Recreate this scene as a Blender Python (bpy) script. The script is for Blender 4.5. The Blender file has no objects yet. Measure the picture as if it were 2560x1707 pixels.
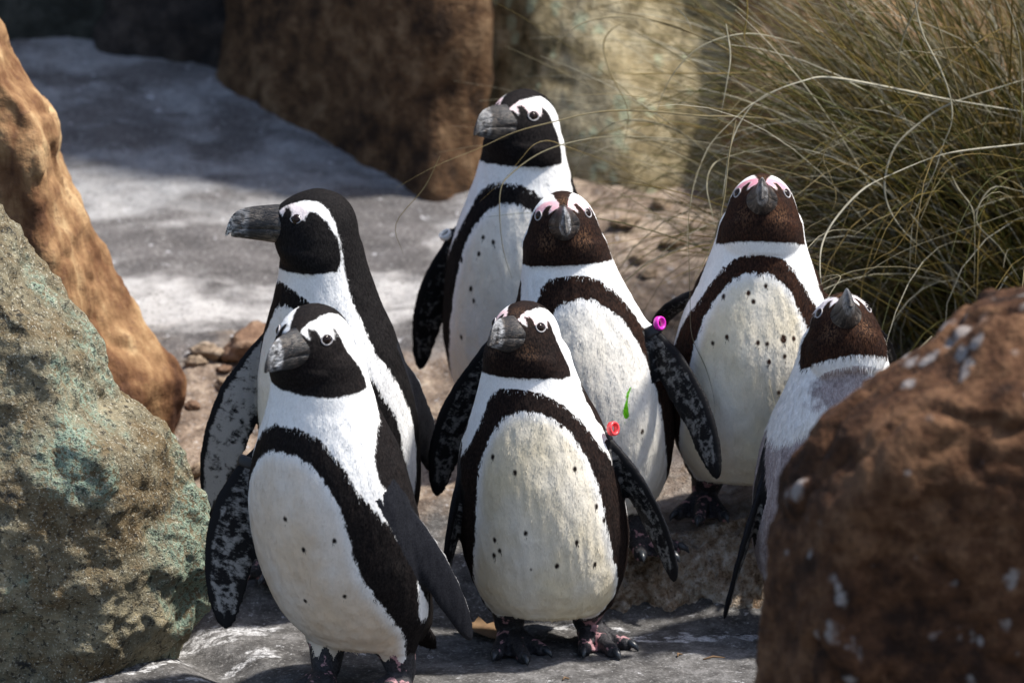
import bpy, math, random
import numpy as np
from mathutils import Vector, Matrix, noise
from mathutils.bvhtree import BVHTree

random.seed(7)
rng = np.random.default_rng(7)
R = math.radians
scene = bpy.context.scene
COL = scene.collection

# ------------------------------------------------------------------ camera
PITCH, CAM_Y, CAM_Z, LENS = R(13.0), -7.6, 2.24, 180.0
cam_d = bpy.data.cameras.new('camera')
cam = bpy.data.objects.new('camera', cam_d)
COL.objects.link(cam)
cam.location = (0, CAM_Y, CAM_Z)
cam.rotation_euler = (R(90) - PITCH, 0, 0)
cam_d.lens, cam_d.sensor_width = LENS, 36.0
cam_d.clip_start, cam_d.clip_end = 0.1, 400.0
cam_d.dof.use_dof = True
cam_d.dof.focus_distance = 7.78
cam_d.dof.aperture_fstop = 3.7
cam_d.dof.aperture_blades = 9
scene.camera = cam

# ------------------------------------------------------------------ sky, sun, exposure
SUN = Vector((0.50, 0.0, 0.90)).normalized()          # direction towards the sun
world = bpy.data.worlds.new('World')
scene.world = world
world.use_nodes = True
wn = world.node_tree.nodes
sky = wn.new('ShaderNodeTexSky')
sky.sky_type = 'NISHITA'
sky.sun_disc = False
sky.dust_density, sky.ozone_density, sky.air_density = 2.0, 0.8, 1.0
sky.sun_elevation = math.asin(SUN.z)
sky.sun_rotation = math.atan2(SUN.x, SUN.y)
world.node_tree.links.new(sky.outputs[0], wn['Background'].inputs[0])
wn['Background'].inputs[1].default_value = 0.10
sd = bpy.data.lights.new('sun', 'SUN')
sd.energy, sd.angle, sd.color = 3.4, R(3.5), (1.0, 0.95, 0.87)
so = bpy.data.objects.new('sun', sd)
so.rotation_euler = SUN.to_track_quat('Z', 'Y').to_euler()
so.location = (3, -2, 6)
COL.objects.link(so)
vs = scene.view_settings
vs.view_transform, vs.look, vs.gamma, vs.exposure = 'Standard', 'None', 1.0, 1.12

cy = scene.cycles
cy.max_bounces, cy.diffuse_bounces, cy.glossy_bounces, cy.transmission_bounces = 5, 3, 2, 2
cy.caustics_reflective = cy.caustics_refractive = False
cy.use_denoising = True

# ------------------------------------------------------------------ helpers
SP, CP, K = math.sin(PITCH), math.cos(PITCH), 2560 * LENS / 36.0


def at(px, py, Y):
    """world point on the vertical plane y = Y seen at photo pixel (px, py)"""
    u, v = (px - 1280) / K, (853.5 - py) / K
    d = Vector((u, CP + v * SP, -SP + v * CP))
    t = (Y - CAM_Y) / d.y
    return Vector((d.x * t, Y, CAM_Z + d.z * t))


def on_z(px, py, z):
    u, v = (px - 1280) / K, (853.5 - py) / K
    d = Vector((u, CP + v * SP, -SP + v * CP))
    t = (z - CAM_Z) / d.z
    return Vector((d.x * t, CAM_Y + d.y * t, z))


def link(o, parent=None):
    COL.objects.link(o)
    if parent:
        o.parent = parent
    return o


def mesh_obj(name, verts, faces, mat=None, parent=None, smooth=True):
    me = bpy.data.meshes.new(name)
    me.from_pydata([tuple(map(float, v)) for v in verts] if not isinstance(verts, np.ndarray) else verts.tolist(), [], faces)
    if mat:
        me.materials.append(mat)
    if smooth:
        me.polygons.foreach_set('use_smooth', [True] * len(me.polygons))
    me.update()
    return link(bpy.data.objects.new(name, me), parent)


def tag(o, label=None, cat=None, group=None, kind=None):
    if label: o['label'] = label
    if cat: o['category'] = cat
    if group: o['group'] = group
    if kind: o['kind'] = kind
    return o


def empty(name, loc=(0, 0, 0), rz=0.0):
    o = bpy.data.objects.new(name, None)
    o.empty_display_size = 0.05
    o.location = loc
    o.rotation_euler = (0, 0, rz)
    return link(o)


class NT:
    """small node-tree writer"""
    def __init__(self, name, rough=0.7, spec=0.3):
        self.m = bpy.data.materials.new(name)
        self.m.use_nodes = True
        self.t = self.m.node_tree
        self.b = self.t.nodes['Principled BSDF']
        self.b.inputs['Roughness'].default_value = rough
        self.b.inputs['Specular IOR Level'].default_value = spec

    def n(self, kind, **kw):
        nd = self.t.nodes.new(kind)
        for k, v in kw.items():
            setattr(nd, k, v)
        return nd

    def put(self, sock, val):
        if isinstance(val, bpy.types.NodeSocket):
            self.t.links.new(val, sock)
        elif val is not None:
            if sock.type == 'RGBA' and len(val) == 3:
                val = (*val, 1.0)
            sock.default_value = val

    def coords(self, scale=(1, 1, 1), loc=(0, 0, 0)):
        tc, mp = self.n('ShaderNodeTexCoord'), self.n('ShaderNodeMapping')
        self.t.links.new(tc.outputs['Object'], mp.inputs[0])
        mp.inputs['Scale'].default_value = scale
        mp.inputs['Location'].default_value = loc
        return mp.outputs[0]

    def noise(self, scale, detail=4, rough=0.55, vec=None, dist=0.0):
        nd = self.n('ShaderNodeTexNoise')
        self.put(nd.inputs['Scale'], scale)
        self.put(nd.inputs['Detail'], detail)
        self.put(nd.inputs['Roughness'], rough)
        self.put(nd.inputs['Distortion'], dist)
        self.put(nd.inputs['Vector'], vec if vec is not None else self.coords())
        return nd.outputs['Fac']

    def voro(self, scale, vec=None, feature='F1', out='Distance', rand=1.0):
        nd = self.n('ShaderNodeTexVoronoi', feature=feature)
        self.put(nd.inputs['Scale'], scale)
        self.put(nd.inputs['Randomness'], rand)
        self.put(nd.inputs['Vector'], vec if vec is not None else self.coords())
        return nd.outputs[out]

    def math(self, op, a, b=0.0, c=None):
        nd = self.n('ShaderNodeMath', operation=op)
        self.put(nd.inputs[0], a)
        self.put(nd.inputs[1], b)
        if c is not None: self.put(nd.inputs[2], c)
        return nd.outputs[0]

    def rng(self, v, a, b, lo=0.0, hi=1.0, smooth=True):
        nd = self.n('ShaderNodeMapRange', interpolation_type='SMOOTHSTEP' if smooth else 'LINEAR')
        nd.clamp = True
        for i, x in enumerate((v, a, b, lo, hi)):
            self.put(nd.inputs[i], x)
        return nd.outputs[0]

    def mix(self, f, a, b, blend='MIX'):
        nd = self.n('ShaderNodeMix', data_type='RGBA', blend_type=blend)
        self.put(nd.inputs[0], f)
        self.put(nd.inputs[6], a)
        self.put(nd.inputs[7], b)
        return nd.outputs[2]

    def attr(self, name, out='Fac'):
        nd = self.n('ShaderNodeAttribute', attribute_name=name)
        return nd.outputs[out]

    def sep(self, vec):
        nd = self.n('ShaderNodeSeparateXYZ')
        self.put(nd.inputs[0], vec)
        return nd.outputs

    def ramp(self, v, stops):
        nd = self.n('ShaderNodeValToRGB')
        el = nd.color_ramp.elements
        while len(el) < len(stops):
            el.new(0.5)
        for e, (p, c) in zip(el, stops):
            e.position, e.color = p, (*c, 1.0)
        self.put(nd.inputs[0], v)
        return nd.outputs[0]

    def bump(self, h, strength=0.4, dist=0.01, normal=None):
        nd = self.n('ShaderNodeBump')
        self.put(nd.inputs['Strength'], strength)
        self.put(nd.inputs['Distance'], dist)
        self.put(nd.inputs['Height'], h)
        if normal is not None: self.put(nd.inputs['Normal'], normal)
        return nd.outputs[0]

    def out(self, color=None, rough=None, normal=None):
        if color is not None: self.put(self.b.inputs['Base Color'], color)
        if rough is not None: self.put(self.b.inputs['Roughness'], rough)
        if normal is not None: self.put(self.b.inputs['Normal'], normal)
        return self.m


def simple_mat(name, col, rough=0.5, spec=0.4, var=0.25, scale=60):
    m = NT(name, rough, spec)
    f = m.noise(scale, 3)
    c = m.mix(f, tuple(x * (1 - var) for x in col), tuple(min(1, x * (1 + var)) for x in col))
    return m.out(c)


def smoothstep(a, b, x):
    t = np.clip((x - a) / (b - a), 0, 1)
    return t * t * (3 - 2 * t)


def catmull(xs, ys, q):
    """monotone-ish cubic interpolation of columns ys over xs"""
    xs, ys, q = np.asarray(xs, float), np.asarray(ys, float), np.asarray(q, float)
    m = np.gradient(ys, xs, axis=0)
    i = np.clip(np.searchsorted(xs, q) - 1, 0, len(xs) - 2)
    h = xs[i + 1] - xs[i]
    t = (q - xs[i]) / h
    if ys.ndim > 1:
        t, h = t[:, None], h[:, None]
    return ((2*t**3 - 3*t**2 + 1) * ys[i] + (t**3 - 2*t**2 + t) * h * m[i]
            + (-2*t**3 + 3*t**2) * ys[i + 1] + (t**3 - t**2) * h * m[i + 1])


def loft(rings, cap=True):
    """rings: array (n, m, 3) of closed loops -> verts, faces"""
    rings = np.asarray(rings, float)
    n, m, _ = rings.shape
    v = rings.reshape(-1, 3).tolist()
    f = []
    for i in range(n - 1):
        for j in range(m):
            k = (j + 1) % m
            f.append((i*m + j, i*m + k, (i+1)*m + k, (i+1)*m + j))
    if cap:
        a, b = len(v), len(v) + 1
        v.append(rings[0].mean(0).tolist())
        v.append(rings[-1].mean(0).tolist())
        for j in range(m):
            k = (j + 1) % m
            f.append((a, k, j))
            f.append((b, (n-1)*m + j, (n-1)*m + k))
    return v, f


def tube(pts, rad, seg=12, flat=1.0, up=(0, 0, 1)):
    """tapered tube through pts; flat squeezes it along 'up'"""
    pts = [Vector(p) for p in pts]
    rings = []
    for i, p in enumerate(pts):
        a = pts[max(0, i - 1)]
        b = pts[min(len(pts) - 1, i + 1)]
        d = (b - a).normalized()
        u = Vector(up)
        s = d.cross(u)
        if s.length < 1e-4:
            s = d.cross(Vector((1, 0, 0)))
        s.normalize()
        w = s.cross(d).normalized()
        r = rad[i] if hasattr(rad, '__len__') else rad
        rings.append([tuple(p + s * (r * math.cos(t)) + w * (r * flat * math.sin(t)))
                      for t in np.linspace(0, 2 * math.pi, seg, endpoint=False)])
    return loft(rings)


def poly_sdf(P, poly):
    """signed distance of points P (n,2) to polygon; positive inside"""
    poly = np.asarray(poly, float)
    d = np.full(len(P), 1e9)
    inside = np.zeros(len(P), bool)
    for a, b in zip(poly, np.roll(poly, -1, 0)):
        e = b - a
        w = P - a
        t = np.clip((w @ e) / max(e @ e, 1e-12), 0, 1)
        d = np.minimum(d, np.hypot(w[:, 0] - t * e[0], w[:, 1] - t * e[1]))
        c = (a[1] > P[:, 1]) != (b[1] > P[:, 1])
        with np.errstate(divide='ignore', invalid='ignore'):
            xi = a[0] + (P[:, 1] - a[1]) * e[0] / (e[1] if abs(e[1]) > 1e-12 else 1e-12)
        inside ^= c & (P[:, 0] < xi)
    return np.where(inside, d, -d)



# ------------------------------------------------------------------ stone materials
def stone_green():
    m = NT('green_lichen_granite', 0.9, 0.15)
    c = m.coords()
    big, mid = m.noise(5.5, 4, 0.6, c, 0.6), m.noise(22, 4, 0.6, c)
    grain, fine = m.noise(95, 4, 0.75, c), m.noise(260, 2, 0.6, c)
    base = m.ramp(m.math('ADD', m.math('MULTIPLY', big, 0.55), m.math('MULTIPLY', mid, 0.45)),
                  [(0.34, (0.045, 0.032, 0.017)), (0.45, (0.140, 0.104, 0.058)), (0.55, (0.175, 0.155, 0.105)), (0.66, (0.31, 0.265, 0.17))])
    green = m.rng(m.noise(4.2, 5, 0.62, m.coords(loc=(3.1, 1.7, 0.4)), 0.8), 0.485, 0.62)
    base = m.mix(m.math('MULTIPLY', green, m.rng(grain, 0.40, 0.58)), base, (0.25, 0.345, 0.27))
    speck = m.rng(grain, 0.545, 0.61)
    base = m.mix(m.math('MULTIPLY', speck, 0.85), base, (0.032, 0.029, 0.024))
    lt = m.rng(fine, 0.57, 0.68)
    base = m.mix(m.math('MULTIPLY', lt, 0.6), base, (0.50, 0.48, 0.39))
    blk = m.math('MULTIPLY', m.rng(m.noise(9, 5, 0.7, m.coords(loc=(0, 4, 2))), 0.56, 0.66), m.rng(grain, 0.42, 0.56))
    base = m.mix(blk, base, (0.03, 0.03, 0.028))
    h = m.math('ADD', m.math('MULTIPLY', grain, 0.8), m.math('MULTIPLY', mid, 1.2))
    return m.out(base, None, m.bump(h, 0.9, 0.012))


def stone_orange():
    m = NT('orange_sandstone', 0.85, 0.2)
    c = m.coords()
    st = m.coords(scale=(1, 1, 0.35))
    n1, n2, n3 = m.noise(4, 4, 0.6, c, 0.5), m.noise(16, 5, 0.65, st), m.noise(70, 3, 0.6, c)
    base = m.ramp(m.math('ADD', m.math('MULTIPLY', n1, 0.5), m.math('MULTIPLY', n2, 0.5)),
                  [(0.38, (0.045, 0.018, 0.009)), (0.46, (0.130, 0.062, 0.028)), (0.53, (0.25, 0.145, 0.070)), (0.61, (0.42, 0.29, 0.155))])
    base = m.mix(m.math('MULTIPLY', m.rng(n3, 0.56, 0.68), 0.5), base, (0.12, 0.06, 0.035))
    return m.out(base, None, m.bump(m.math('ADD', n2, m.math('MULTIPLY', n3, 0.5)), 0.5, 0.015))


def stone_brown(name, dark, mid, light, spot=None, seed=0.0, stain=None):
    m = NT(name, 0.85, 0.2)
    c = m.coords(loc=(seed, seed * 0.7, 0))
    n1, n2, n3 = m.noise(5, 5, 0.6, c, 0.4), m.noise(26, 5, 0.65, c), m.noise(120, 3, 0.6, c)
    base = m.ramp(m.math('ADD', m.math('MULTIPLY', n1, 0.5), m.math('MULTIPLY', n2, 0.5)),
                  [(0.40, dark), (0.5, mid), (0.60, light)])
    base = m.mix(m.math('MULTIPLY', m.rng(n3, 0.54, 0.66), 0.45), base, tuple(x * 0.35 for x in dark))
    if spot:
        s = m.voro(24, m.coords(scale=(1, 1, 0.75), loc=(seed, 0, 0)), out='Distance')
        sz = m.noise(6, 4, 0.7, m.coords(loc=(2, seed, 1)))
        f = m.rng(m.math('SUBTRACT', m.math('ADD', s, m.math('MULTIPLY', m.noise(70, 3, 0.6, c), 0.35)), m.rng(sz, 0.41, 0.68, 0.0, 0.46)), 0.04, 0.24, 1.0, 0.0)
        base = m.mix(m.math('MULTIPLY', f, 0.75), base, spot)
    h = m.math('ADD', m.math('MULTIPLY', n2, 1.2), m.math('MULTIPLY', n3, 0.5))
    return m.out(base, None, m.bump(h, 0.6, 0.015))


def stone_ledge():
    m = NT('rough_conglomerate', 0.92, 0.15)
    c = m.coords()
    n1, n2, n3 = m.noise(7, 4, 0.6, c), m.noise(60, 4, 0.7, c), m.noise(210, 3, 0.65, c)
    base = m.ramp(m.math('ADD', m.math('MULTIPLY', n1, 0.35), m.math('MULTIPLY', n2, 0.65)),
                  [(0.33, (0.060, 0.036, 0.022)), (0.42, (0.27, 0.185, 0.12)), (0.51, (0.43, 0.35, 0.27)), (0.60, (0.60, 0.54, 0.47))])
    base = m.mix(m.math('MULTIPLY', m.rng(n3, 0.55, 0.66), 0.6), base, (0.06, 0.042, 0.032))
    up = m.sep(m.n('ShaderNodeNewGeometry').outputs['Normal'])[2]
    flat = m.math('MULTIPLY', m.rng(up, 0.80, 0.95), 0.75)
    topc = m.ramp(m.noise(14, 5, 0.6, m.coords(scale=(1, 2.2, 1))), [(0.35, (0.14, 0.115, 0.10)), (0.5, (0.25, 0.215, 0.195)), (0.66, (0.37, 0.33, 0.305))])
    base = m.mix(flat, base, topc)
    return m.out(base, None, m.bump(m.math('ADD', n2, m.math('MULTIPLY', n3, 0.4)), 1.0, 0.014))


def ground_mat():
    m = NT('stone_path', 0.88, 0.25)
    c = m.coords()
    xyz = m.sep(c)
    n1, n2, n3 = m.noise(5, 5, 0.6, c, 0.3), m.noise(30, 5, 0.65, c), m.noise(160, 3, 0.65, c)
    yy = m.math('ADD', xyz[1], m.math('MULTIPLY', m.math('SUBTRACT', n1, 0.5), 0.5))
    slab = m.ramp(m.math('ADD', m.math('MULTIPLY', n1, 0.4), m.math('MULTIPLY', n2, 0.6)),
                  [(0.38, (0.038, 0.036, 0.036)), (0.5, (0.082, 0.079, 0.078)), (0.62, (0.155, 0.150, 0.150))])
    dirt = m.ramp(m.math('ADD', m.math('MULTIPLY', n1, 0.3), m.math('MULTIPLY', n2, 0.7)),
                  [(0.36, (0.065, 0.045, 0.033)), (0.5, (0.195, 0.145, 0.110)), (0.66, (0.42, 0.34, 0.26))])
    st = m.coords(scale=(1.0, 2.4, 1.0))
    pale_f = m.rng(m.noise(2.7, 4, 0.6, m.coords(scale=(1.0, 1.7, 1.0), loc=(0.35, 0.55, 0)), 0.4), 0.45, 0.59)
    upper = m.mix(pale_f, m.ramp(m.noise(9, 4, 0.6, st), [(0.35, (0.070, 0.065, 0.065)), (0.65, (0.120, 0.112, 0.112))]),
                  m.mix(m.rng(yy, 1.25, 1.55), m.ramp(n2, [(0.3, (0.30, 0.29, 0.285)), (0.7, (0.42, 0.41, 0.405))]), m.ramp(n2, [(0.3, (0.18, 0.18, 0.185)), (0.7, (0.28, 0.28, 0.285))])))  # pale stains painted darker and bluer up the path, where it lies in shade
    base = m.mix(m.rng(yy, 0.34, 0.50), slab, dirt)
    base = m.mix(m.math('MULTIPLY', m.rng(yy, 0.86, 1.02), m.rng(xyz[0], -0.10, 0.05, 1.0, 0.0)), base, upper)
    base = m.mix(m.math('MULTIPLY', m.rng(n3, 0.55, 0.66), 0.6), base, (0.04, 0.036, 0.033))
    base = m.mix(m.math('MULTIPLY', m.rng(n3, 0.34, 0.45, 1.0, 0.0), 0.35), base, (0.36, 0.35, 0.34))
    base = m.mix(m.math('MULTIPLY', m.rng(m.noise(45, 4, 0.7, m.coords(scale=(1, 1, 1), loc=(5, 2, 0)), 0.4), 0.63, 0.70), 0.7), base, (0.48, 0.48, 0.50))
    # droppings on the slab: irregular white streaks at a few spots
    wx = m.math('ADD', xyz[0], m.math('MULTIPLY', m.math('SUBTRACT', m.noise(16, 4, 0.6, m.coords(loc=(7, 0, 0))), 0.5), 0.16))
    wy = m.math('ADD', xyz[1], m.math('MULTIPLY', m.math('SUBTRACT', m.noise(16, 4, 0.6, m.coords(loc=(0, 9, 0))), 0.5), 0.16))
    tot = None
    for (px, py, rx, ry, rot) in GUANO:
        p = on_z(px, py, 0.0)
        ca, sa = math.cos(rot), math.sin(rot)
        dx, dy = m.math('SUBTRACT', wx, p.x), m.math('SUBTRACT', wy, p.y)
        a = m.math('DIVIDE', m.math('ADD', m.math('MULTIPLY', dx, ca), m.math('MULTIPLY', dy, sa)), rx)
        b = m.math('DIVIDE', m.math('SUBTRACT', m.math('MULTIPLY', dy, ca), m.math('MULTIPLY', dx, sa)), ry)
        e = m.math('SQRT', m.math('ADD', m.math('MULTIPLY', a, a), m.math('MULTIPLY', b, b)))
        f = m.rng(e, 0.75, 1.15, 1.0, 0.0)
        tot = f if tot is None else m.math('MAXIMUM', tot, f)
    brk = m.math('MULTIPLY', m.rng(m.noise(48, 5, 0.75, c, 0.8), 0.40, 0.58), m.rng(m.noise(190, 4, 0.7, c), 0.34, 0.56, 0.25, 1.0))
    base = m.mix(m.math('MULTIPLY', tot, brk), base, (0.52, 0.52, 0.535))
    h = m.math('ADD', n2, m.math('MULTIPLY', n3, 0.45))
    return m.out(base, None, m.bump(h, 0.55, 0.012))


GUANO = [(560, 1585, 0.075, 0.045, 0.2), (600, 1640, 0.07, 0.022, 0.6), (360, 1665, 0.11, 0.016, 0.95),
         (460, 1600, 0.06, 0.018, 0.5), (672, 1632, 0.018, 0.012, 0.0), (1480, 1570, 0.06, 0.02, 0.0),
         (1650, 1600, 0.10, 0.02, 0.1), (1820, 1590, 0.09, 0.016, 0.0), (540, 1690, 0.05, 0.02, 0.4)]

# ------------------------------------------------------------------ ground
def fbm(x, y, z, sc, octv=4, seed=0.0):
    return noise.fractal(Vector((x * sc + seed, y * sc, z * sc)), 0.9, 2.1, octv)


def ground_h(x, y):
    """height of the path; works on numpy arrays"""
    s = smoothstep(0.05, 0.30, y)
    z = s * (0.3 * np.maximum(y - 0.1, 0.0))
    z = np.where(y > 2.1, 0.60, z)
    z = z + 0.01 * np.sin(x * 7 + 1.3) * smoothstep(0.2, 0.6, y)
    # shallow gully at the foot of the green rock
    z = z - 0.028 * np.exp(-(((x + 0.46) + 0.55 * (y + 0.05)) / 0.05) ** 2) * (y < 0.3)
    return z


def axis(dense0, dense1, step, far):
    core = np.arange(dense0, dense1 + 1e-6, step)
    ext = np.array([0.1, 0.25, 0.5, 1.0, 2.0, 5.0, 12.0, 30.0, 80.0]) * (far / 80.0)
    return np.concatenate([dense0 - ext[::-1], core, dense1 + ext])


gx, gy = axis(-1.2, 1.2, 0.009, 80), axis(-0.45, 2.15, 0.009, 80)
GX, GY = np.meshgrid(gx, gy)
GZ = ground_h(GX, GY)
flatv = np.stack([GX.ravel(), GY.ravel(), GZ.ravel()], 1)
rough = np.zeros(len(flatv))
for i, (x, y, z) in enumerate(flatv):
    if -1.2 <= x <= 1.2 and -0.45 <= y <= 2.15:
        a = 1.0 if y < 0.3 else (3.2 if (y < 1.0 or x > 0) else 1.6)
        rough[i] = a * (0.0035 * fbm(x, y, 0, 14) + 0.0012 * fbm(x, y, 0, 70, 3) + 0.006 * fbm(x, y, 0, 3.3, 2))
flatv[:, 2] += rough
nx, ny = len(gx), len(gy)
gf = [(j*nx + i, j*nx + i + 1, (j+1)*nx + i + 1, (j+1)*nx + i) for j in range(ny - 1) for i in range(nx - 1)]
ground = mesh_obj('ground', flatv, gf, ground_mat())
tag(ground, 'grey stone path rising between the boulders, streaked with white droppings', 'ground', kind='structure')


def rock(name, rings, Y0, mat, label, cat='rock', S=26, rows=120, smooth=14, amp=(0.016, 6.0), fine=(0.004, 45.0), seed=0.0, group=None, ridge=0.0):
    """closed boulder lofted through polygon rings (py, [(px, Y), ...]) given top to bottom at the rock's own depth Y0"""
    P = []
    for py, pts in rings:
        z = at(1280, py, Y0).z
        row = []
        for px, Y in pts:
            dep = (Y - CAM_Y) * CP + (CAM_Z - z) * SP
            row.append(((px - 1280) / K * dep, Y, z))
        P.append(row)
    P = np.array(P)                                       # (rings, K, 3)
    Kc = P.shape[1]
    t = np.arange(S) / S
    ring = np.concatenate([P[:, k:k+1] * (1 - t)[None, :, None] + np.roll(P, -1, 1)[:, k:k+1] * t[None, :, None] for k in range(Kc)], 1)
    pos = np.concatenate([[0], np.cumsum(np.abs(np.diff(P[:, :, 2].mean(1))) + 0.02)])
    q = np.linspace(0, pos[-1], rows)
    i = np.clip(np.searchsorted(pos, q) - 1, 0, len(pos) - 2)
    w = ((q - pos[i]) / (pos[i+1] - pos[i]))[:, None, None]
    G = ring[i] * (1 - w) + ring[i+1] * w
    for _ in range(smooth):
        A = (np.roll(G, 1, 1) + np.roll(G, -1, 1)) / 2
        B = A.copy()
        B[1:-1] = (A[1:-1] + (G[:-2] + G[2:]) / 2) / 2
        G = 0.4 * G + 0.6 * B
    v, f = loft(G)
    me = bpy.data.meshes.new(name)
    me.from_pydata(v, [], f)
    me.update()
    base = np.array(v)
    nor = np.zeros(len(v) * 3)
    me.vertex_normals.foreach_get('vector', nor)
    nor = nor.reshape(-1, 3)
    cen = base.mean(0)
    if ((base - cen) * nor).sum() < 0:
        me.flip_normals()
        nor = -nor
    d = np.empty(len(v))
    for k, (x, y, z) in enumerate(base):
        a = fbm(x, y, z, amp[1], 4, seed)
        d[k] = amp[0] * a + fine[0] * fbm(x, y, z, fine[1], 3, seed + 9)
        if ridge:
            d[k] -= ridge * max(0.0, 0.12 - abs(fbm(x, y, z * 0.6, amp[1] * 0.8, 3, seed + 4))) / 0.12
    base += nor * d[:, None]
    base -= np.array([cen[0], cen[1], 0.0])
    me.vertices.foreach_set('co', base.ravel())
    me.polygons.foreach_set('use_smooth', [True] * len(me.polygons))
    me.materials.append(mat)
    me.update()
    o = link(bpy.data.objects.new(name, me))
    o.location = (cen[0], cen[1], 0.0)
    return tag(o, label, cat, group)


# green lichen rock, in focus at the left
G0 = -0.02
rock('lichen_boulder', [
    (470, [(-260, G0), (-180, G0 - .04), (-120, G0 - .03), (-90, G0), (-120, G0 + .1), (-230, G0 + .1)]),
    (540, [(-420, G0), (-250, G0 - .10), (-60, G0 - .08), (10, G0), (-60, G0 + .18), (-330, G0 + .18)]),
    (720, [(-520, G0), (-280, G0 - .15), (20, G0 - .13), (152, G0), (60, G0 + .22), (-420, G0 + .22)]),
    (820, [(-540, G0), (-280, G0 - .17), (110, G0 - .15), (250, G0), (150, G0 + .22), (-440, G0 + .22)]),
    (1000, [(-560, G0), (-280, G0 - .19), (150, G0 - .16), (306, G0), (220, G0 + .20), (-460, G0 + .22)]),
    (1060, [(-580, G0), (-280, G0 - .20), (230, G0 - .17), (390, G0), (280, G0 + .20), (-460, G0 + .22)]),
    (1120, [(-600, G0), (-280, G0 - .21), (270, G0 - .18), (448, G0), (320, G0 + .20), (-460, G0 + .22)]),
    (1290, [(-640, G0), (-280, G0 - .22), (300, G0 - .18), (532, G0), (420, G0 + .20), (-500, G0 + .22)]),
    (1400, [(-640, G0), (-280, G0 - .22), (280, G0 - .18), (556, G0), (440, G0 + .20), (-500, G0 + .22)]),
    (1520, [(-640, G0), (-280, G0 - .21), (240, G0 - .17), (530, G0), (440, G0 + .20), (-500, G0 + .22)]),
    (1640, [(-640, G0), (-280, G0 - .20), (210, G0 - .16), (470, G0), (400, G0 + .20), (-500, G0 + .22)]),
    (1760, [(-640, G0), (-280, G0 - .20), (190, G0 - .16), (440, G0), (400, G0 + .20), (-500, G0 + .22)]),
], G0, stone_green(), 'rough speckled boulder with mint green lichen beside the path', smooth=16, rows=190, S=44,
    amp=(0.020, 7.0), fine=(0.006, 42.0), seed=3.0, ridge=0.006)

# orange rock behind it
O0 = 0.62
rock('orange_boulder', [
    (-60, [(-330, O0), (-260, O0 - .06), (-150, O0 - .10), (-60, O0), (-110, O0 + .12), (-260, O0 + .12)]),
    (60, [(-380, O0), (-250, O0 - .10), (-70, O0 - .12), (10, O0), (-60, O0 + .18), (-300, O0 + .18)]),
    (170, [(-400, O0), (-220, O0 - .12), (0, O0 - .13), (50, O0), (0, O0 + .22), (-320, O0 + .2)]),
    (280, [(-420, O0), (-200, O0 - .13), (98, O0 - .14), (142, O0), (60, O0 + .24), (-340, O0 + .22)]),
    (335, [(-430, O0), (-200, O0 - .12), (110, O0 - .17), (166, O0), (80, O0 + .24), (-350, O0 + .22)]),
    (390, [(-430, O0), (-190, O0 - .12), (100, O0 - .17), (160, O0), (90, O0 + .24), (-350, O0 + .22)]),
    (560, [(-450, O0), (-150, O0 - .12), (110, O0 - .18), (242, O0), (160, O0 + .24), (-370, O0 + .22)]),
    (790, [(-470, O0), (-120, O0 - .12), (180, O0 - .18), (356, O0), (280, O0 + .24), (-380, O0 + .22)]),
    (940, [(-480, O0), (-100, O0 - .12), (260, O0 - .18), (478, O0), (340, O0 + .24), (-380, O0 + .22)]),
    (1010, [(-480, O0), (-100, O0 - .12), (250, O0 - .18), (474, O0), (340, O0 + .24), (-380, O0 + .22)]),
    (1110, [(-480, O0), (-100, O0 - .12), (240, O0 - .17), (440, O0), (340, O0 + .24), (-380, O0 + .22)]),
    (1260, [(-480, O0), (-100, O0 - .12), (240, O0 - .17), (430, O0), (340, O0 + .24), (-380, O0 + .22)]),
], O0, stone_orange(), 'tall orange and tan sandstone boulder behind the lichen rock', smooth=9, rows=170, S=30,
    amp=(0.012, 7.0), fine=(0.0025, 40.0), seed=11.0, ridge=0.007)

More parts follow.
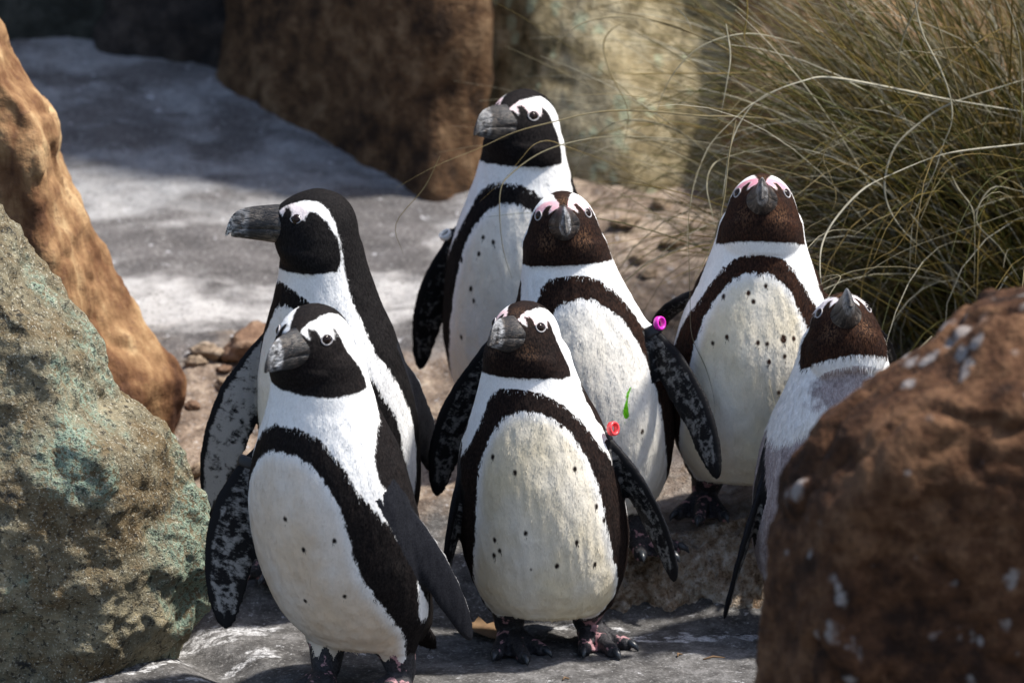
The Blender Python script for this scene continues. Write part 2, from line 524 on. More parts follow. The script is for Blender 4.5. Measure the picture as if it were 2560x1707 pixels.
# blurred brown rock, close to the lens at the right
F0 = -1.05
rock('brown_boulder', [
    (722, [(2580, F0), (2624, F0 - 0.053), (2722, F0 - 0.064), (2806, F0), (2743, F0 + 0.103), (2622, F0 + 0.103)]),
    (736, [(2520, F0), (2572, F0 - 0.060), (2728, F0 - 0.070), (2820, F0), (2751, F0 + 0.110), (2568, F0 + 0.108)]),
    (762, [(2430, F0), (2497, F0 - 0.072), (2738, F0 - 0.083), (2845, F0), (2765, F0 + 0.122), (2489, F0 + 0.118)]),
    (805, [(2352, F0), (2443, F0 - 0.092), (2754, F0 - 0.105), (2886, F0), (2788, F0 + 0.142), (2430, F0 + 0.135)]),
    (871, [(2294, F0), (2424, F0 - 0.122), (2780, F0 - 0.138), (2950, F0), (2824, F0 + 0.172), (2400, F0 + 0.160)]),
    (925, [(2228, F0), (2389, F0 - 0.147), (2800, F0 - 0.165), (3001, F0), (2853, F0 + 0.197), (2356, F0 + 0.181)]),
    (969, [(2130, F0), (2316, F0 - 0.167), (2817, F0 - 0.187), (3044, F0), (2876, F0 + 0.217), (2277, F0 + 0.198)]),
    (1045, [(2044, F0), (2234, F0 - 0.170), (2820, F0 - 0.190), (3050, F0), (2880, F0 + 0.220), (2194, F0 + 0.200)]),
    (1120, [(1994, F0), (2184, F0 - 0.170), (2820, F0 - 0.190), (3050, F0), (2880, F0 + 0.220), (2144, F0 + 0.200)]),
    (1197, [(1922, F0), (2112, F0 - 0.170), (2820, F0 - 0.190), (3050, F0), (2880, F0 + 0.220), (2072, F0 + 0.200)]),
    (1306, [(1905, F0), (2095, F0 - 0.170), (2820, F0 - 0.190), (3050, F0), (2880, F0 + 0.220), (2055, F0 + 0.200)]),
    (1524, [(1890, F0), (2080, F0 - 0.170), (2820, F0 - 0.190), (3050, F0), (2880, F0 + 0.220), (2040, F0 + 0.200)]),
    (1707, [(1864, F0), (2054, F0 - 0.170), (2820, F0 - 0.190), (3050, F0), (2880, F0 + 0.220), (2014, F0 + 0.200)]),
    (2080, [(1840, F0), (2030, F0 - 0.170), (2820, F0 - 0.190), (3050, F0), (2880, F0 + 0.220), (1990, F0 + 0.200)]),
], F0, stone_brown('rust_brown_stone', (0.018, 0.008, 0.004), (0.062, 0.027, 0.012), (0.135, 0.070, 0.036), spot=(0.27, 0.25, 0.24), seed=4.0),
    'rust brown boulder with white spots standing in front of the moulting penguin', smooth=12, rows=130, S=24, amp=(0.014, 6.0), seed=21.0, ridge=0.014)

# big brown boulder behind the group, its base running diagonally
def box_rock(name, base, top, mat, label, rows=70, S=20, smooth=22, amp=(0.035, 4.0), fine=(0.004, 30.0), seed=0.0):
    """boulder from plan polygons: base [(x, y, z)...], top [(x, y, z)...]"""
    b, t = np.array(base, float), np.array(top, float)
    c = t.mean(0) + np.array([0, 0, 0.05])
    P = np.stack([c + (t - c) * 0.15, t, (t + b) / 2 + (b - t) * 0.02, b, b - np.array([0, 0, 0.15])])
    s = np.arange(S) / S
    ring = np.concatenate([P[:, k:k+1] * (1 - s)[None, :, None] + np.roll(P, -1, 1)[:, k:k+1] * s[None, :, None] for k in range(P.shape[1])], 1)
    q = np.linspace(0, 4, rows)
    i = np.clip(q.astype(int), 0, 3)
    w = (q - i)[:, None, None]
    G = ring[i] * (1 - w) + ring[i+1] * w
    for _ in range(smooth):
        A = (np.roll(G, 1, 1) + np.roll(G, -1, 1)) / 2
        B = A.copy()
        B[1:-1] = (A[1:-1] + (G[:-2] + G[2:]) / 2) / 2
        G = 0.4 * G + 0.6 * B
    v, f = loft(G)
    o = mesh_obj(name, v, f, mat)
    me = o.data
    base_v = np.array(v)
    nor = np.zeros(len(v) * 3)
    me.vertex_normals.foreach_get('vector', nor)
    nor = nor.reshape(-1, 3)
    cen = base_v.mean(0)
    if ((base_v - cen) * nor).sum() < 0:
        me.flip_normals()
        nor = -nor
    d = np.array([amp[0] * fbm(x, y, z, amp[1], 4, seed) + fine[0] * fbm(x, y, z, fine[1], 3, seed + 5) for x, y, z in base_v])
    base_v += nor * d[:, None] - np.array([cen[0], cen[1], 0])
    me.vertices.foreach_set('co', base_v.ravel())
    me.update()
    o.location = (cen[0], cen[1], 0)
    return tag(o, label, 'rock')


box_rock('dark_brown_boulder',
         [(-0.58, 1.96, 0.55), (-0.36, 1.72, 0.5), (-0.15, 1.46, 0.40), (-0.04, 1.52, 0.42), (0.0, 2.2, 0.6), (-0.40, 2.5, 0.6)],
         [(-0.53, 2.02, 2.0), (-0.33, 1.80, 2.0), (-0.16, 1.60, 2.0), (-0.05, 1.60, 2.0), (-0.02, 2.2, 2.0), (-0.36, 2.5, 2.0)],
         stone_brown('dark_brown_stone', (0.024, 0.013, 0.007), (0.085, 0.046, 0.022), (0.17, 0.108, 0.060), seed=1.0),
         'huge dark brown boulder rising behind the tallest penguin', seed=31.0, amp=(0.03, 4.0))
box_rock('yellow_lichen_rock',
         [(-0.14, 1.72, 0.47), (0.18, 1.45, 0.40), (0.50, 1.55, 0.42), (0.62, 1.9, 0.55), (0.5, 2.6, 0.6), (0.0, 2.6, 0.6)],
         [(-0.16, 1.90, 1.2), (0.16, 1.80, 1.2), (0.46, 1.85, 1.2), (0.60, 2.0, 1.2), (0.5, 2.6, 1.2), (0.0, 2.6, 1.2)],
         stone_brown('yellow_lichen_stone', (0.07, 0.058, 0.030), (0.25, 0.20, 0.11), (0.42, 0.36, 0.23), spot=(0.33, 0.37, 0.25), seed=8.0),
         'pale tan and yellow-green lichen covered rock behind the thin grass tips', seed=41.0)
box_rock('tan_rock',
         [(0.38, 1.40, 0.37), (0.66, 1.22, 0.33), (0.92, 1.35, 0.36), (0.96, 1.8, 0.5), (0.75, 2.2, 0.6), (0.40, 2.0, 0.55)],
         [(0.44, 1.65, 0.95), (0.64, 1.52, 0.95), (0.88, 1.60, 0.95), (0.90, 1.85, 1.0), (0.75, 2.2, 1.0), (0.46, 2.0, 0.95)],
         stone_brown('tan_stone', (0.10, 0.055, 0.028), (0.27, 0.16, 0.085), (0.42, 0.29, 0.18), seed=13.0),
         'sunlit orange tan rock half hidden behind the grass tussock', seed=47.0)
box_rock('grey_rock',
         [(0.80, 1.70, 0.45), (1.60, 1.50, 0.40), (1.9, 1.9, 0.5), (1.5, 2.5, 0.6), (0.9, 2.4, 0.6)],
         [(0.82, 1.80, 1.3), (1.55, 1.65, 1.3), (1.8, 1.9, 1.3), (1.5, 2.5, 1.3), (0.9, 2.4, 1.3)],
         stone_brown('blue_grey_stone', (0.03, 0.03, 0.033), (0.075, 0.075, 0.08), (0.14, 0.14, 0.15), spot=(0.6, 0.62, 0.66), seed=16.0),
         'dark blue-grey rock with pale patches behind the dense grass', seed=53.0)
box_rock('crevice_rock',
         [(-0.80, 2.02, 0.55), (-0.50, 1.98, 0.55), (-0.38, 2.15, 0.6), (-0.5, 2.6, 0.6), (-0.85, 2.5, 0.6)],
         [(-0.74, 2.08, 1.2), (-0.50, 2.05, 1.2), (-0.38, 2.2, 1.2), (-0.5, 2.6, 1.2), (-0.8, 2.5, 1.2)],
         stone_brown('crevice_shade_stone', (0.010, 0.009, 0.009), (0.022, 0.018, 0.016), (0.05, 0.04, 0.034), seed=19.0),  # near black colour stands in for the shade inside the crevice
         'rock coloured near black for the shade of the crevice beside the huge brown boulder', seed=59.0)

box_rock('grey_green_rock',
         [(-1.75, 1.95, 0.5), (-1.20, 2.02, 0.55), (-0.72, 2.06, 0.56), (-0.70, 2.3, 0.6), (-0.9, 2.6, 0.6), (-1.7, 2.6, 0.6)],
         [(-1.75, 2.05, 1.3), (-1.20, 2.10, 1.3), (-0.72, 2.12, 1.3), (-0.70, 2.3, 1.3), (-0.9, 2.6, 1.3), (-1.7, 2.6, 1.3)],
         stone_brown('grey_green_stone', (0.016, 0.017, 0.014), (0.030, 0.032, 0.027), (0.060, 0.060, 0.052), seed=25.0),  # dark colour replaces shade, as nothing casts a shadow on this rock
         'long dark grey-green rock closing the top of the stone path', seed=63.0)

# rear wall of the enclosure
wv, wf = [], []
for j, z in enumerate(np.linspace(0.45, 2.6, 24)):
    for i, x in enumerate(np.linspace(-4.0, 4.0, 90)):
        wv.append((x, 2.75 + 0.04 * fbm(x, 0, z, 1.5), z))
for j in range(23):
    for i in range(89):
        wf.append((j*90 + i, j*90 + i + 1, (j+1)*90 + i + 1, (j+1)*90 + i))
nb = len(wv)
for j, z in enumerate(np.linspace(0.45, 2.6, 24)):
    for i, x in enumerate(np.linspace(-4.0, 4.0, 90)):
        wv.append((x, 3.0, z))
for j in range(23):
    for i in range(89):
        wf.append((nb + j*90 + i, nb + (j+1)*90 + i, nb + (j+1)*90 + i + 1, nb + j*90 + i + 1))
for i in range(89):
    t0 = 23 * 90 + i
    wf.append((t0, t0 + 1, nb + t0 + 1, nb + t0))
wall = mesh_obj('enclosure_wall', wv, wf, stone_brown('dark_wall_render', (0.020, 0.021, 0.019), (0.040, 0.041, 0.037), (0.075, 0.074, 0.066), seed=22.0))
tag(wall, 'dark grey-green wall closing off the back of the enclosure', 'wall')

# ------------------------------------------------------------------ rough ledge rock under the middle penguins
def ledge_h(x, y):
    h = 0.02 + 0.115 * smoothstep(-0.12, 0.18, x) + 0.035 * smoothstep(0.2, 0.42, x)
    yf = 0.13 + 0.05 * np.sin(x * 9 + 0.7) * 0.5 + 0.06 * smoothstep(0.15, 0.4, x)
    f = smoothstep(-0.005, 0.085, y - yf)
    back = 0.25 * np.maximum(y - yf - 0.06, 0)
    return -0.03 + f * (h + back) - 0.25 * smoothstep(0.62, 0.9, y)


lx, ly = np.arange(-0.30, 1.15, 0.005), np.arange(0.06, 0.95, 0.005)
LX, LY = np.meshgrid(lx, ly)
LZ = ledge_h(LX, LY)
LX2, LY2 = LX.copy(), LY.copy()
gyv, gxv = np.gradient(LZ, 0.005)
steep = np.clip(np.hypot(gyv, gxv) / 1.2, 0.12, 1.0)
for j in range(LX.shape[0]):
    for i in range(LX.shape[1]):
        x, y, z, s = LX[j, i], LY[j, i], LZ[j, i], steep[j, i]
        a = s * (0.020 * fbm(x, y, z, 16, 4, 2.0) + 0.012 * fbm(x, y, z, 60, 3, 6.0)) + 0.004 * fbm(x, y, 0, 22, 3)
        LZ[j, i] += a * 0.7
        LY2[j, i] -= a * s
edge = np.minimum.reduce([LX - lx[0], lx[-1] - LX, ly[-1] - LY])
LZ -= 0.20 * (1 - smoothstep(0, 0.10, edge))
lv = np.stack([LX2.ravel(), LY2.ravel(), LZ.ravel()], 1)
nlx, nly = len(lx), len(ly)
lf = [(j*nlx + i, j*nlx + i + 1, (j+1)*nlx + i + 1, (j+1)*nlx + i) for j in range(nly - 1) for i in range(nlx - 1)]
ledge = mesh_obj('ledge_rock', lv, lf, stone_ledge())
tag(ledge, 'low rough brown ledge of crumbly rock under the middle penguins', 'rock')
_bv = BVHTree.FromPolygons([tuple(v) for v in lv], lf)
_bg = BVHTree.FromPolygons([tuple(v) for v in flatv], gf)


def floor_z(x, y):
    z = -1.0
    for b in (_bv, _bg):
        h = b.ray_cast(Vector((x, y, 2.0)), Vector((0, 0, -1)))
        if h[0] is not None:
            z = max(z, h[0].z)
    return z


def on_floor(px, py):
    """nearest point of the ground or the ledge seen at photo pixel (px, py)"""
    o = Vector((0, CAM_Y, CAM_Z))
    d = (at(px, py, 0.0) - o).normalized()
    best = None
    for b in (_bv, _bg):
        h = b.ray_cast(o, d)
        if h[0] is not None and (best is None or h[3] < best[1]):
            best = (h[0].copy(), h[3])
    return best[0]
# ------------------------------------------------------------------ penguins
def plumage_mat(name, brown=0.2, cream=0.5, tone=(0.72, 0.62, 0.42), bare=0.0, pink=(0.62, 0.36, 0.38), pinkf=1.0, under=0.5, smear=False, upale=0.6):
    m = NT(name, 0.8, 0.07)
    c = m.coords()
    cz = m.coords(scale=(1, 1, 0.45))
    jag = m.math('ADD', m.math('MULTIPLY', m.math('SUBTRACT', m.noise(80, 5, 0.72, cz), 0.5), 0.015),
                 m.math('MULTIPLY', m.math('SUBTRACT', m.noise(420, 2, 0.6, cz), 0.5), 0.006))
    d = m.attr('dark')
    f_dark = m.rng(m.math('ADD', d, m.math('MULTIPLY', jag, m.attr('jag'))), -0.0016, 0.0016)
    fine = m.noise(420, 3, 0.7, cz)
    mid = m.noise(38, 3, 0.6, c)
    # white feathers, cream belly; its tone also carries warm light bounced off the ground
    white = m.mix(m.rng(fine, 0.3, 0.7), (0.76, 0.76, 0.755), (0.88, 0.88, 0.87))
    fvar = m.attr('fv')
    crm = m.math('MULTIPLY', m.attr('belly'), m.rng(m.noise(9, 3, 0.55, m.coords(scale=(1, 1, 0.7))), 0.25, 0.75, cream * 0.45, cream))
    white = m.mix(crm, white, m.mix(m.rng(mid, 0.35, 0.65), tuple(x * 0.87 for x in tone), tone))
    # dark feathers: black with brown worn tips
    blk = m.mix(m.rng(fine, 0.35, 0.7), (0.003, 0.003, 0.0035), (0.014, 0.0135, 0.014))
    brn = m.mix(m.rng(fine, 0.35, 0.7), (0.012, 0.005, 0.0032), (0.060, 0.025, 0.013))
    dark = m.mix(m.math('MULTIPLY', m.rng(mid, 0.25, 0.75, 0.5, 1.0), brown), blk, brn)
    white = m.mix(m.math('MULTIPLY', fvar, 0.16), white, (0.45, 0.40, 0.32))
    dark = m.mix(m.math('MULTIPLY', fvar, 0.18), dark, (0.028, 0.0255, 0.0245))
    col = m.mix(f_dark, white, dark)
    # rusty worn feathers round the bill
    col = m.mix(m.math('MULTIPLY', m.math('MULTIPLY', m.attr('rust'), m.rng(fine, 0.45, 0.62)), 0.75), col, (0.20, 0.105, 0.055))
    # bare pink skin over the eye
    pk = m.math('MULTIPLY', m.rng(m.math('ADD', m.attr('pink'), m.math('MULTIPLY', jag, 0.4)), -0.003, 0.003), pinkf)
    col = m.mix(m.math('MULTIPLY', pk, m.math('SUBTRACT', 1.0, f_dark)), col, pink)
    # moulting: grey-mauve down
    if bare:
        br = m.rng(m.math('ADD', m.attr('bare'), m.math('MULTIPLY', m.math('SUBTRACT', m.noise(28, 4, 0.7, c), 0.5), 0.05)), -0.008, 0.008)
        down = m.ramp(m.math('ADD', m.math('MULTIPLY', mid, 0.4), m.math('MULTIPLY', fine, 0.6)),
                      [(0.35, (0.20, 0.165, 0.17)), (0.5, (0.36, 0.31, 0.315)), (0.65, (0.50, 0.45, 0.45))])
        col = m.mix(br, col, down)
    scal = m.voro(210, m.coords(scale=(1, 1, 0.6)))
    h = m.math('ADD', m.math('MULTIPLY', scal, 0.6), fine)
    # green smear
    if smear:
        col = m.mix(m.rng(m.math('ADD', m.attr('green'), m.math('MULTIPLY', jag, 0.35)), -0.0006, 0.0008), col, (0.10, 0.38, 0.01))
    body = m.out(col, None, m.bump(h, 0.22, 0.003))

    m = NT(name + '_flipper', 0.48, 0.06)
    fine = m.noise(420, 3, 0.7)
    # flipper: outside dark, underside pale with dark blotches and a dark leading edge
    fs = m.sep(m.attr('flip', 'Vector'))        # x = along, y = chord (-1 trailing .. 1 leading), z = 1 underside
    cb = m.n('ShaderNodeCombineXYZ')
    m.put(cb.inputs[0], m.math('MULTIPLY', fs[0], 5.0))
    m.put(cb.inputs[1], m.math('MULTIPLY', fs[1], 0.7))
    blotch = m.noise(2.2, 4, 0.7, cb.outputs[0], 0.5)
    cb2 = m.n('ShaderNodeCombineXYZ')
    m.put(cb2.inputs[0], m.math('MULTIPLY', fs[0], 34.0))
    m.put(cb2.inputs[1], m.math('MULTIPLY', fs[1], 2.0))
    streak = m.noise(1.0, 3, 0.7, cb2.outputs[0])
    v = m.math('ADD', m.math('MULTIPLY', blotch, 0.62), m.math('MULTIPLY', streak, 0.58))
    v = m.math('ADD', v, m.rng(fs[1], 0.62, 0.95, 0.0, 0.4))
    v = m.math('ADD', v, m.rng(fs[0], 0.90, 1.0, 0.0, 0.35))
    v = m.math('ADD', v, m.rng(fs[1], -0.95, -0.55, 0.16, 0.0))
    ub = m.rng(v, under + 0.03, under + 0.19)
    under_c = m.mix(ub, m.mix(fine, tuple(x * upale for x in (0.19, 0.19, 0.195)), tuple(x * upale for x in (0.33, 0.32, 0.30))), (0.010, 0.010, 0.011))
    top_c = m.mix(m.rng(fine, 0.3, 0.7), (0.006, 0.0065, 0.009), (0.020, 0.021, 0.026))
    top_c = m.mix(m.math('MULTIPLY', m.rng(fs[1], -0.96, -0.90, 0.7, 0.0), m.rng(fs[0], 0.3, 0.45)), top_c, (0.5, 0.5, 0.5))
    flc = m.mix(m.rng(fs[2], 0.4, 0.6), top_c, under_c)
    flip = m.out(flc, None, m.bump(fine, 0.2, 0.002))
    # feet: black scaly skin with pink blotches
    m = NT(name + '_foot', 0.6, 0.25)
    c = m.coords()
    fn = m.noise(46, 3, 0.6, m.coords(loc=(1, 2, 3)))
    pinkish = m.rng(m.math('ADD', fn, m.math('MULTIPLY', m.noise(240, 2, 0.6, c), 0.12)), 0.63, 0.66)
    skin = m.mix(pinkish, m.mix(m.voro(260, c), (0.008, 0.008, 0.010), (0.045, 0.043, 0.048)), (0.34, 0.19, 0.205))
    foot = m.out(skin, None, m.bump(m.voro(260, c), 0.4, 0.002))
    return body, flip, foot


def beak_mat(name, pale=0.5, dust=0.0):
    m = NT(name, 0.42, 0.45)
    st = m.coords(scale=(1, 1, 1))
    along = m.attr('along')
    bc = m.n('ShaderNodeVectorMath', operation='MULTIPLY')
    m.put(bc.inputs[0], m.attr('bco', 'Vector'))
    bc.inputs[1].default_value = (5.0, 330.0, 150.0)
    fib = m.noise(1.0, 4, 0.6, bc.outputs[0], 1.4)
    dark = m.ramp(fib, [(0.40, (0.006, 0.006, 0.007)), (0.55, (0.020, 0.018, 0.018)), (0.72, (0.13, 0.10, 0.078))])
    horn = m.ramp(fib, [(0.35, (0.06, 0.062, 0.068)), (0.62, (0.46, 0.47, 0.49))])
    band = m.math('MULTIPLY', m.rng(along, 0.56, 0.66), m.rng(along, 0.86, 0.97, 1.0, 0.0))
    band = m.math('MULTIPLY', band, m.rng(m.noise(60, 3, 0.6, st), 0.36, 0.55))
    scar = m.noise(46, 3, 0.7, m.coords(loc=(4, 1, 2)))
    dark = m.mix(m.math('MULTIPLY', m.rng(scar, 0.52, 0.66), 0.55), dark, m.ramp(fib, [(0.35, (0.05, 0.042, 0.036)), (0.65, (0.20, 0.175, 0.15))]))
    col = m.mix(m.math('MULTIPLY', band, pale), dark, horn)
    if dust:
        col = m.mix(m.math('MULTIPLY', m.math('MULTIPLY', m.rng(along, 0.80, 0.97), m.rng(m.noise(240, 3, 0.6, st), 0.42, 0.56)), dust), col, (0.62, 0.61, 0.58))
    return m.out(col, None, m.bump(fib, 0.6, 0.003))


def eye_mats():
    a = NT('dark_brown_eye', 0.12, 0.25)
    a.out(a.mix(a.noise(120, 2), (0.006, 0.004, 0.003), (0.018, 0.008, 0.005)))
    b = NT('white_eye_ring', 0.6, 0.3)
    b.out(b.mix(b.noise(300, 2), (0.28, 0.265, 0.27), (0.46, 0.44, 0.45)))
    return a.m, b.m


EYE_M, RING_M = eye_mats()
CLAW_M = simple_mat('blue_black_claw', (0.022, 0.026, 0.032), 0.35, 0.5)
STRAP_M = simple_mat('black_strap', (0.012, 0.012, 0.014), 0.45, 0.4)

TORSO = np.array([  # z, half width, front, back
    (0.052, 0.020, 0.020, 0.030), (0.060, 0.068, 0.058, 0.070), (0.078, 0.096, 0.082, 0.092), (0.105, 0.113, 0.100, 0.100),
    (0.140, 0.124, 0.110, 0.104), (0.185, 0.130, 0.115, 0.105), (0.235, 0.129, 0.114, 0.104), (0.285, 0.123, 0.108, 0.100),
    (0.325, 0.114, 0.098, 0.094), (0.360, 0.101, 0.087, 0.085), (0.390, 0.088, 0.077, 0.076), (0.418, 0.077, 0.068, 0.069),
    (0.445, 0.069, 0.061, 0.064), (0.470, 0.064, 0.056, 0.060), (0.490, 0.052, 0.046, 0.050)])
HEAD = np.array([  # z, half width, front, back
    (-0.080, 0.044, 0.026, 0.044), (-0.062, 0.057, 0.042, 0.058), (-0.040, 0.0612, 0.055, 0.063), (-0.018, 0.0575, 0.061, 0.061),
    (0.004, 0.0520, 0.063, 0.058), (0.022, 0.0450, 0.058, 0.052), (0.036, 0.0350, 0.043, 0.042), (0.046, 0.0220, 0.025, 0.028), (0.0515, 0.008, 0.009, 0.010)])
UP = np.array([(0, .028, -.003, .027), (.014, .0270, -.0045, .0205), (.030, .0252, -.006, .0138), (.048, .0225, -.007, .0104), (.060, .0192, -.0085, .0085), (.069, .0140, -.011, .0070),
               (.076, .0055, -.0155, .0052), (.0805, -.006, -.020, .0033), (.0825, -.015, -.0215, .0015)])
LO = np.array([(0, -.0036, -.029, .0265), (.014, -.0051, -.028, .020), (.030, -.0066, -.0262, .0134), (.048, -.0076, -.0244, .0100), (.062, -.0094, -.0232, .0080), (.0705, -.0125, -.0225, .0060), (.0745, -.0155, -.0212, .0040)])
MASK = [(.100, .030), (.066, .030), (.056, .023), (.050, .014), (.047, .027), (.0405, .029), (.0375, .022), (.037, .0145), (.020, .0145), (.0185, .020), (.013, .027),
        (.006, .024), (.002, .012), (-.007, -.004), (-.017, -.022), (-.025, -.040), (-.024, -.054), (-.005, -.058), (.02, -.062), (.05, -.066), (.100, -.066)]
MASK_SIDE = MASK[:11] + [(.004, .026), (-.012, .014), (-.026, -.004), (-.033, -.024), (-.034, -.044), (-.028, -.055)] + MASK[17:]
PINK = [(.064, .022), (.058, .031), (.044, .036), (.026, .034), (.013, .026), (.020, .014), (.040, .012)]
MASK_NARROW = MASK[:10] + [(.016, .027), (.012, .024), (.009, .012), (.003, -.004), (-.007, -.022), (-.019, -.040), (-.022, -.054)] + MASK[17:]
BELLY = [(-40, .380), (0, .380), (14, .378), (28, .368), (40, .345), (48, .31), (51, .27), (53, .22), (58, .17), (68, .125), (78, .095), (84, .05), (84, .0), (-40, .0)]
NECK = [(-40, .60), (-40, .414), (0, .414), (18, .412), (34, .403), (47, .386), (56, .36), (64, .325), (77, .29), (89, .24), (94, .18), (94, .11),
        (104, .11), (109, .18), (107, .24), (96, .29), (83, .33), (80, .36), (85, .385), (98, .41), (114, .435), (124, .46), (126, .60)]
ARC = 0.115


def cross(hw, fr, bk, n=56, pf=1.75, pb=2.1):
    a = np.linspace(0, 2 * math.pi, n, endpoint=False)
    s, c = np.sin(a), np.cos(a)
    p = np.where(c > 0, pf, pb)
    x = hw * np.sign(s) * np.abs(s) ** (2 / p)
    y = np.where(c > 0, -fr, bk) * np.abs(c) ** (2 / p)
    return x, y


def evaluate_remesh(v, f, voxel, iters):
    me = bpy.data.meshes.new('tmp')
    me.from_pydata(v, [], f)
    o = link(bpy.data.objects.new('tmp', me))
    r = o.modifiers.new('r', 'REMESH')
    r.mode, r.voxel_size, r.adaptivity = 'VOXEL', voxel, 0.0
    s = o.modifiers.new('s', 'SMOOTH')
    s.factor, s.iterations = 0.5, iters
    dg = bpy.context.evaluated_depsgraph_get()
    out = bpy.data.meshes.new_from_object(o.evaluated_get(dg))
    bpy.data.objects.remove(o)
    bpy.data.meshes.remove(me)
    return out


def set_attr(me, name, arr, vec=False):
    a = me.attributes.new(name, 'FLOAT_VECTOR' if vec else 'FLOAT', 'POINT')
    a.data.foreach_set('vector' if vec else 'value', np.ascontiguousarray(arr, np.float32).ravel())


def build_penguin(S):
    psi = R(S['yaw'])
    # where the feet stand
    p = on_floor(*S['foot'])
    z = p.z
    root = empty('penguin', (p.x, p.y, z), -psi)
    tag(root, S['label'], 'penguin', 'penguins gathered on the stone path')
    M = Matrix.Translation((p.x, p.y, z)) @ Matrix.Rotation(-psi, 4, 'Z')
    Mi = M.inverted()
    Hc = Mi @ at(*S['head'], p.y + S.get('head_dy', 0.0))
    sc = Hc.z / 0.492
    ws = S.get('ws', 1.0)
    hs = S.get('hs', 1.0)
    hip = S.get('hip', (0.0, 0.0))

    def centre(zc):
        zc = np.asarray(zc, float)
        f = np.clip((zc - 0.08) / (0.492 - 0.08), 0, 1) ** S.get('bend', 1.25)
        b = np.sin(np.clip(zc / 0.46, 0, 1) * math.pi)
        return Hc.x * f + hip[0] * b, (Hc.y + 0.004) * f + hip[1] * b

    V, F = [], []

    def add(vf):
        o = len(V)
        V.extend([tuple(q) for q in vf[0]])
        F.extend([tuple(i + o for i in q) for q in vf[1]])
    # torso
    zs = np.linspace(TORSO[0, 0], TORSO[-1, 0], 60)
    T = catmull(TORSO[:, 0], TORSO[:, 1:], zs)
    nk = S.get('neck', 1.0)
    rings = []
    for zc, (hw, fr, bk) in zip(zs, T):
        k = ws * (1 + (nk - 1) * float(smoothstep(0.34, 0.42, zc)))
        x, y = cross(hw * k, fr * k, bk * k, pf=2.0, pb=2.1)
        cx, cy = centre(zc)
        rings.append(np.stack([x + cx, y + cy, np.full_like(x, zc * sc)], 1))
    add(loft(rings))
    # head
    hr = (Matrix.Rotation(-(R(S['hyaw']) - psi), 3, 'Z') @ Matrix.Rotation(-R(S['hpitch']), 3, 'X') @ Matrix.Rotation(R(S.get('hroll', 0)), 3, 'Y'))
    HR, HC = np.array(hr), np.array(Hc)
    zs = np.linspace(HEAD[0, 0], HEAD[-1, 0], 34)
    T = catmull(HEAD[:, 0], HEAD[:, 1:], zs)
    rings = []
    for zc, (hw, fr, bk) in zip(zs, T):
        x, y = cross(hw * hs, fr * hs, bk * hs, pf=1.6 if zc > -0.03 else 1.8, pb=2.1)
        rings.append(np.stack([x, y, np.full_like(x, zc * hs)], 1) @ HR.T + HC)
    add(loft(rings))
    # sleeve of neck feathers between the head and the chest
    rings = []
    hx, hy = cross(.0565 * hs, .046 * hs, .0605 * hs, pf=1.8, pb=2.1)
    top_ring = np.stack([hx, hy, np.full_like(hx, -0.010 * hs)], 1) @ HR.T + HC
    tcw = np.array([np.interp(0.375, TORSO[:, 0], TORSO[:, k]) for k in (1, 2, 3)]) * ws * 0.985
    bx, by = cross(*tcw, pf=2.0, pb=2.1)
    c375 = centre(0.375)
    bot_ring = np.stack([bx + c375[0], by + c375[1], np.full_like(bx, 0.375 * sc)], 1)
    # match the two rings by direction so that a turned head does not twist the sleeve
    k0 = int(np.argmin(np.linalg.norm((top_ring - top_ring.mean(0))[:, :2] / np.linalg.norm((top_ring - top_ring.mean(0))[:, :2], axis=1, keepdims=True) - np.array([0, -1.0]), axis=1)))
    top_ring = np.roll(top_ring, -k0, 0)
    for u in np.linspace(0, 1, 12):
        sag = -0.05 * math.sin(u * math.pi)
        rg_ = bot_ring * (1 - u) + top_ring * u
        rings.append(rg_ + (rg_.mean(0) - rg_) * (-sag) * np.array([1, 1, 0]))
    add(loft(rings))
    # flippers
    flips = []
    ch_s = [0, .08, .2, .4, .6, .78, .9, .96, .99, 1.0]
    ch_w = [.034, .040, .054, .068, .067, .056, .040, .027, .016, .006]
    for side, fl in (('L', S['fl']), ('R', S['fr'])):      # L = image left (penguin's right)
        sx = -1 if side == 'L' else 1
        zc = fl.get('z', 0.352)
        cx, cy = centre(zc)
        hw = float(np.interp(zc, TORSO[:, 0], TORSO[:, 1])) * ws
        A = Vector((cx + sx * (hw - 0.022), cy + fl.get('y', 0.012), zc * sc))
        tip = Mi @ at(*fl['tip'], p.y + fl['dy'])
        es = (tip - A)
        L = es.length
        es.normalize()
        et = Mi.to_3x3() @ Vector(fl['lead'])
        et = (et - es * et.dot(es)).normalized()
        en = es.cross(et).normalized()
        if en.dot(Mi.to_3x3() @ Vector(fl['dorsal'])) < 0:
            en = -en
        fw = fl.get('w', 1.0) * L / 0.27 * 0.98
        ss = np.linspace(0, 1, 44)
        cw = np.interp(ss, ch_s, ch_w) * fw
        bow, dip = fl.get('bow', 0.02), fl.get('dip', 0.0)
        rings = []
        for s, w in zip(ss, cw):
            c0 = A + es * (L * s) + et * (bow * (4 * s * (1 - s))) + en * (dip * 4 * s * (1 - s))
            th = 0.0085 * (1 - s) + 0.0042
            th = min(th, w * 0.5)
            ang = np.linspace(0, 2 * math.pi, 20, endpoint=False)
            rings.append([tuple(c0 + et * (w * 0.5 * math.cos(t)) + en * (th * math.sin(t) * (0.75 + 0.25 * math.cos(t)))) for t in ang])
        add(loft(rings))
        flips.append((A, es, et, en, L, fw, bow, dip, ch_s, ch_w))
    # legs and webbed feet
    legs, claws = [], []
